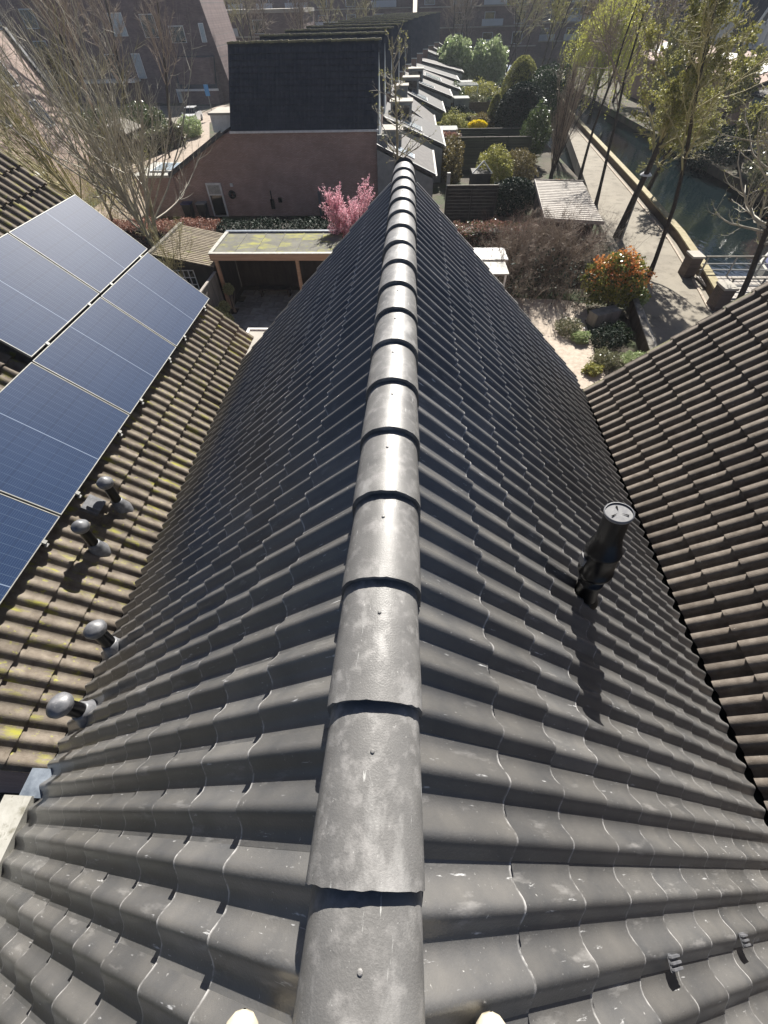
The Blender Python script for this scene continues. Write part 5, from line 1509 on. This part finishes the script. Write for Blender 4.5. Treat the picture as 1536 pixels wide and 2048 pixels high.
willow((24.5, 78, G - 1), 12.5, 5, 160)
for i, (x, y, h, lb, lf) in enumerate(((30.5, 68, 8, 'olive tree on the far bank opposite the conifers', 'leaf_olive'), (31.5, 77, 9, 'olive tree on the far bank beside the willow', 'leaf_olive'), (31, 90, 10, 'farthest olive tree on the far bank', 'leaf_olive'), (33, 62, 8, 'olive green tree on the far bank left of the gabled houses', 'leaf_olive'), (30.5, 50, 5, 'shrubby tree on the far bank above the ivy', 'leaf_olive'))):
    tree('bank_tree', lb, 'tree', (x, y, G - .25), h * .72, 3, LV_MED, M['bark_dark'], M['twig_olive'], 170 + i, leaf=M[lf], leafn=6, leafs=.085, r0=.13, spread=.25)
bush('ivy_mound', 'pale glossy ivy mound on the far bank under the gabled houses', 'shrub', (31.2, 44.2, G + .9), (3.2, 3.4, 1.8), 14000, .10, M['leaf_ivy'], 175)
bush('bank_shrub', 'dark overhanging shrub at the far waterline', 'shrub', (30.2, 55.5, G + .4), (2.4, 4.5, 1.7), 9000, .09, M['leaf_dark'], 176)
bush('bank_shrub', 'brown overhanging shrub on the far waterline near the footbridge', 'shrub', (28.8, 35.5, G + .2), (2.2, 4.0, 1.5), 8000, .08, M['leaf_beech'], 177)
twig_mass('undergrowth', 'brown twigs along the far canal bank', 'shrub', 29.2, 33, 30, 70, 2.4, 170, 178, M['twig_brown'], M['leaf_olive'], 4000, leafs=.07)
t = thing('covered_boat', 'moored boat under a dark blue cover beyond the footbridge', 'boat', (24, 30.5, G - 1.2))
MB().prism([(22.2, 28.5), (23.0, 28.1), (25.6, 31.6), (26.2, 33.4), (25.2, 33.0), (22.6, 30.0)], 'z', G - 1.3, G - .75).build('hull', M['white_board'], t)
MB().prism([(22.4, 28.6), (23.0, 28.3), (25.5, 31.7), (25.9, 33.0), (25.1, 32.7), (22.7, 29.9)], 'z', G - .747, G - .60).build('cover', M['blue_bin'], t)

# footbridge with rails and brick piers
t = thing('footbridge', 'pale footbridge with horizontal steel rails crossing the canal', 'bridge', (20, 24, G))
for k in range(42):
    x = 16.2 + k * .31
    MB().box(x, x + .285, 22.6, 25.3, G + .10, G + .17).build('plank', M['shed_slat'], t)
for y in (22.55, 25.35):
    MB().box(16.0, 29.2, y - .09, y + .09, G - .15, G + .097).build('girder', M['fence_grey'], t)
    for k in range(9): MB().box(16.3 + k * 1.5, 16.37 + k * 1.5, y - .035, y + .035, G + .10, G + 1.10).build('post', M['steel'], t)
    for z in (.45, .75): MB().box(16.2, 29, y - .02, y + .02, G + z, G + z + .05).build('rail', M['steel'], t)
    MB().box(16.2, 29, y - .05, y + .05, G + 1.103, G + 1.16).build('handrail', M['fence_grey'], t)
for i, (x, y, lb) in enumerate(((15.9, 25.9, 'brick pier with a pale cap behind the footbridge'), (15.75, 21.95, 'stout brick pier with a pale cap on the near side of the footbridge'))):
    t = thing('brick_pier', lb, 'pier', (x, y, G))
    MB().box(x - .28, x + .28, y - .45, y + .35, G, G + 1.0).build('shaft', M['brick_pier'], t)
    MB().box(x - .33, x + .33, y - .50, y + .40, G + 1.003, G + 1.10).build('cap', M['concrete'], t)

# ---- houses across the canal with white timber gables
words = ['rightmost', 'second from the right', 'middle', 'fourth from the right', 'fifth from the right', 'far left']
for i in range(6):
    y0 = 62.0 + i * 9.5; x0 = 40
    t = thing('gabled_house', f'{words[i]} dark roofed house with a white timber gable across the canal', 'house', (x0 + 4, y0 + 3, G), 'houses with white timber gables')
    MB().box(x0, x0 + 9, y0, y0 + 9.4, G - .2, -3.0).build('wall', M['tile_far'], t)
    # steep roof prism; the white timbers stand in front of its dark gable
    MB().prism([(y0 + .2, -2.99), (y0 + 5.6, -2.99), (y0 + 1.6, 2.6)], 'x', x0 + .3, x0 + 9).build('roof', M['tile_far'], t)
    A, B, C_ = Vector((x0 + .12, y0 + .1, -2.9)), Vector((x0 + .12, y0 + 5.7, -2.9)), Vector((x0 + .12, y0 + 1.6, 2.9))
    g = [(A, C_), (B, C_), (A, B), (A.lerp(C_, .32), B.lerp(C_, .32)), (A.lerp(C_, .62), B.lerp(C_, .62)), (A.lerp(B, .28), A.lerp(B, .28).lerp(C_, .75)), (A.lerp(B, .55), A.lerp(B, .55).lerp(C_, .75))]
    for p, q in g: MB().beam(p, q, .20, .26).build('timber', M['far_panel'], t)
    v = [A, B, B.lerp(C_, .30), A.lerp(C_, .30)]
    MB().add([q + Vector((.05, 0, 0)) for q in v] + [q + Vector((.10, 0, 0)) for q in v], [(0, 1, 2, 3), (7, 6, 5, 4), (0, 4, 5, 1), (2, 6, 7, 3)]).build('apron', M['far_panel'], t)
    # low purple front roof with rooflights
    if i < 4:
        MB().prism([(x0 - 5, -4.75), (x0 - .02, -3.05), (x0 - .02, -3.2), (x0 - 5, -4.9)], 'y', y0 - .3, y0 + 9.1).build('front_roof', M['brick_dark'], t)
        MB().box(x0 - 4.7, x0 - .05, y0, y0 + 8.8, G - .2, -4.91).build('front_wall', M['brick_dark_x'], t)
        for j in range(4):
            ya = y0 + 2.2 + j * 1.1
            z = lambda x: -4.75 + .341 * (x - x0 + 5)
            MB().prism([(x0 - 3.6, z(x0 - 3.6) + .02), (x0 - 1.2, z(x0 - 1.2) + .02), (x0 - 1.2, z(x0 - 1.2) + .10), (x0 - 3.6, z(x0 - 3.6) + .10)], 'y', ya, ya + .95).build('rooflight', M['white_paint'], t)
t = thing('bay_house', 'house front with pale framed windows at the right edge', 'house', (37, 55, G))
MB().prism([(34.3, G), (39, G), (39, -4.0), (34.3, -5.2)], 'y', 52.5, 59.5).build('wall', M['teal_wall'], t)
MB().obox((36.6, 56, -4.45), (2.7, 0, .72), (0, 3.8, 0), (0, 0, .08)).build('roof', M['slate_grey'], t)
for k in range(3):
    MB().box(34.24, 34.29, 53.0 + k * 2.1, 54.8 + k * 2.1, G + 1.2, -5.7).build('window', M['glass_dark'], t)
    MB().box(34.18, 34.235, 52.9 + k * 2.1, 53.0 + k * 2.1, G + 1.0, -5.6).build('window_frame', M['white_paint'], t)

# ================================================================== far background
def block(label, x0, x1, y, h, m, seed, bands=4, dep=14, cat='apartment block'):
    rr = random.Random(seed)
    t = thing('apartment_block', label, cat, ((x0 + x1) / 2, y + dep / 2, G))
    MB().box(x0, x1, y, y + dep, G - .2, G + h).build('wall', m, t)
    n = int((x1 - x0) / 7)
    for j in range(bands):
        z = G + 3.0 + j * 3.1
        MB().box(x0 + .5, x1 - .5, y - .55, y - .02, z - .25, z - .05).build('floor_edge', M['concrete'], t)
        for k in range(n):
            xa = x0 + 1 + k * 7
            if rr.random() < .55:
                MB().box(xa, xa + rr.uniform(3, 6), y - 1.5, y - 1.4, z, z + 1.05).build('balcony', M['far_panel'], t)
            f = MB().box(xa + .6, xa + 3.0, y - .06, y - .01, z + .2, z + 2.1).build('window_frame', M['far_panel'], t)
            MB().box(xa + .75, xa + 2.85, y - .10, y - .065, z + .3, z + 2.0).build('pane', M['glass_dark'], f)
    MB().box(x0 - .3, x1 + .3, y - .3, y + dep, G + h + .002, G + h + .5).build('roof_edge', M['concrete'], t)


block('long hazy apartment block with pale balconies behind the row ridges', -60, 0, 158, 16, M['brick_far'], 1)
block('hazy brick block right of the farthest ridge', 1, 30, 150, 17, M['brick_far'], 2)
block('dark hazy block behind the right hand trees', 31, 75, 165, 18, M['brick_far'], 3)
block('wide dark building behind the gabled houses at the right', 60, 130, 128, 20, M['tile_far'], 4, 3)
block('dark building closing the view at the far left', -150, -62, 140, 20, M['brick_far'], 5)
block('brick building beyond the tall corner house', -62, -22, 128, 9, M['brick_far'], 6, 2)
for i, (x, y, h, lb) in enumerate(((-20, 112, 13, 'behind the first dark ridge, leftmost'), (-13, 122, 13, 'behind the dark ridges, centre left'), (-26, 104, 14, 'beside the tall brick corner'), (9, 128, 14, 'left of the clipped conifer, far away'),
                              (17, 112, 14, 'above the clipped conifer'), (21, 122, 15, 'right of the conifers, far away'), (25, 98, 13, 'left of the willow strands'), (19.5, 92, 12, 'nearest above the path end'),
                              (32, 108, 14, 'behind the willow'), (37, 92, 12, 'between willow and white gables'), (-33, 118, 13, 'behind the tall brick house roof'), (13.0, 140, 13, 'before the hazy brick block'))):
    tree('distant_tree', 'distant bare tree ' + lb, 'tree', (x, y, G), h, 2, LV_MED, M['bark_dark'], M['twig_olive'] if i % 3 == 1 else M['twig_brown'], 200 + i, 'distant bare trees', r0=.16, spread=.2,
         leaf=M['leaf_olive'] if i in (5, 6, 7, 9) else None, leafn=1, leafs=.12)
t = thing('flagpole_frame', 'slanting white mast in front of the dark building, top centre right', 'mast', (34, 120, G))
MB().tube([(31.5, 120, G), (33, 120, -3), (38, 120, 4.5)], [.14, .12, .08], 8).build('mast', M['far_panel'], t)

# shoe tips of the photographer on both slopes
for sgn, lb in ((-1, 'cream shoe toe at the bottom edge, left of the ridge tiles'), (1, 'cream shoe toe at the bottom edge, right of the ridge tiles')):
    x0 = -.285 if sgn < 0 else .315; yo = .016 if sgn < 0 else .035; t = thing('shoe', lb, 'shoe', (x0, -.52, -.42), 'pair of cream shoes')
    z0 = -.112 - TA * abs(x0) + .075
    rows = [(.200, .004, .006), (.194, .022, .020), (.178, .038, .034), (.13, .050, .050), (.0, .050, .070), (-.08, .046, .085), (-.16, .040, .105), (-.20, .030, .09)]
    v, f = [], []; n = 16
    for (y, hw, hh) in rows:
        for k in range(n):
            a_ = 2 * PI * k / n
            v.append((x0 + hw * math.cos(a_), -.55 + yo + y, z0 + .02 + max(-.02, hh * math.sin(a_)) + .0))
    for r in range(len(rows) - 1):
        for k in range(n): f.append((r * n + k, r * n + (k + 1) % n, (r + 1) * n + (k + 1) % n, (r + 1) * n + k))
    f.append(tuple(range(n)))
    MB().add(v, f, True).build('upper', M['shoe'], t)
    MB().prism([(x0 - .04, -.72), (x0 + .04, -.72), (x0 + .048, -.50), (x0 + .03, -.38), (x0 - .03, -.38), (x0 - .048, -.50)], 'z', z0 - .02, z0).build('sole', M['rubber'], t)

# ------------------------------------------------------------------ thin haze over the whole neighbourhood
hm = bpy.data.materials.new('haze'); hm.use_nodes = True
hn = hm.node_tree
hn.nodes.remove(hn.nodes['Principled BSDF'])
pv = hn.nodes.new('ShaderNodeVolumePrincipled')
pv.inputs['Color'].default_value = (0.86, 0.92, 1.0, 1)
pv.inputs['Density'].default_value = 0.00038
pv.inputs['Anisotropy'].default_value = 0.1
hn.links.new(pv.outputs[0], hn.nodes['Material Output'].inputs['Volume'])
hz = MB().box(-420, 420, -80, 520, G - 2.6, 12.5).build('haze', hm)
hz['kind'] = 'stuff'
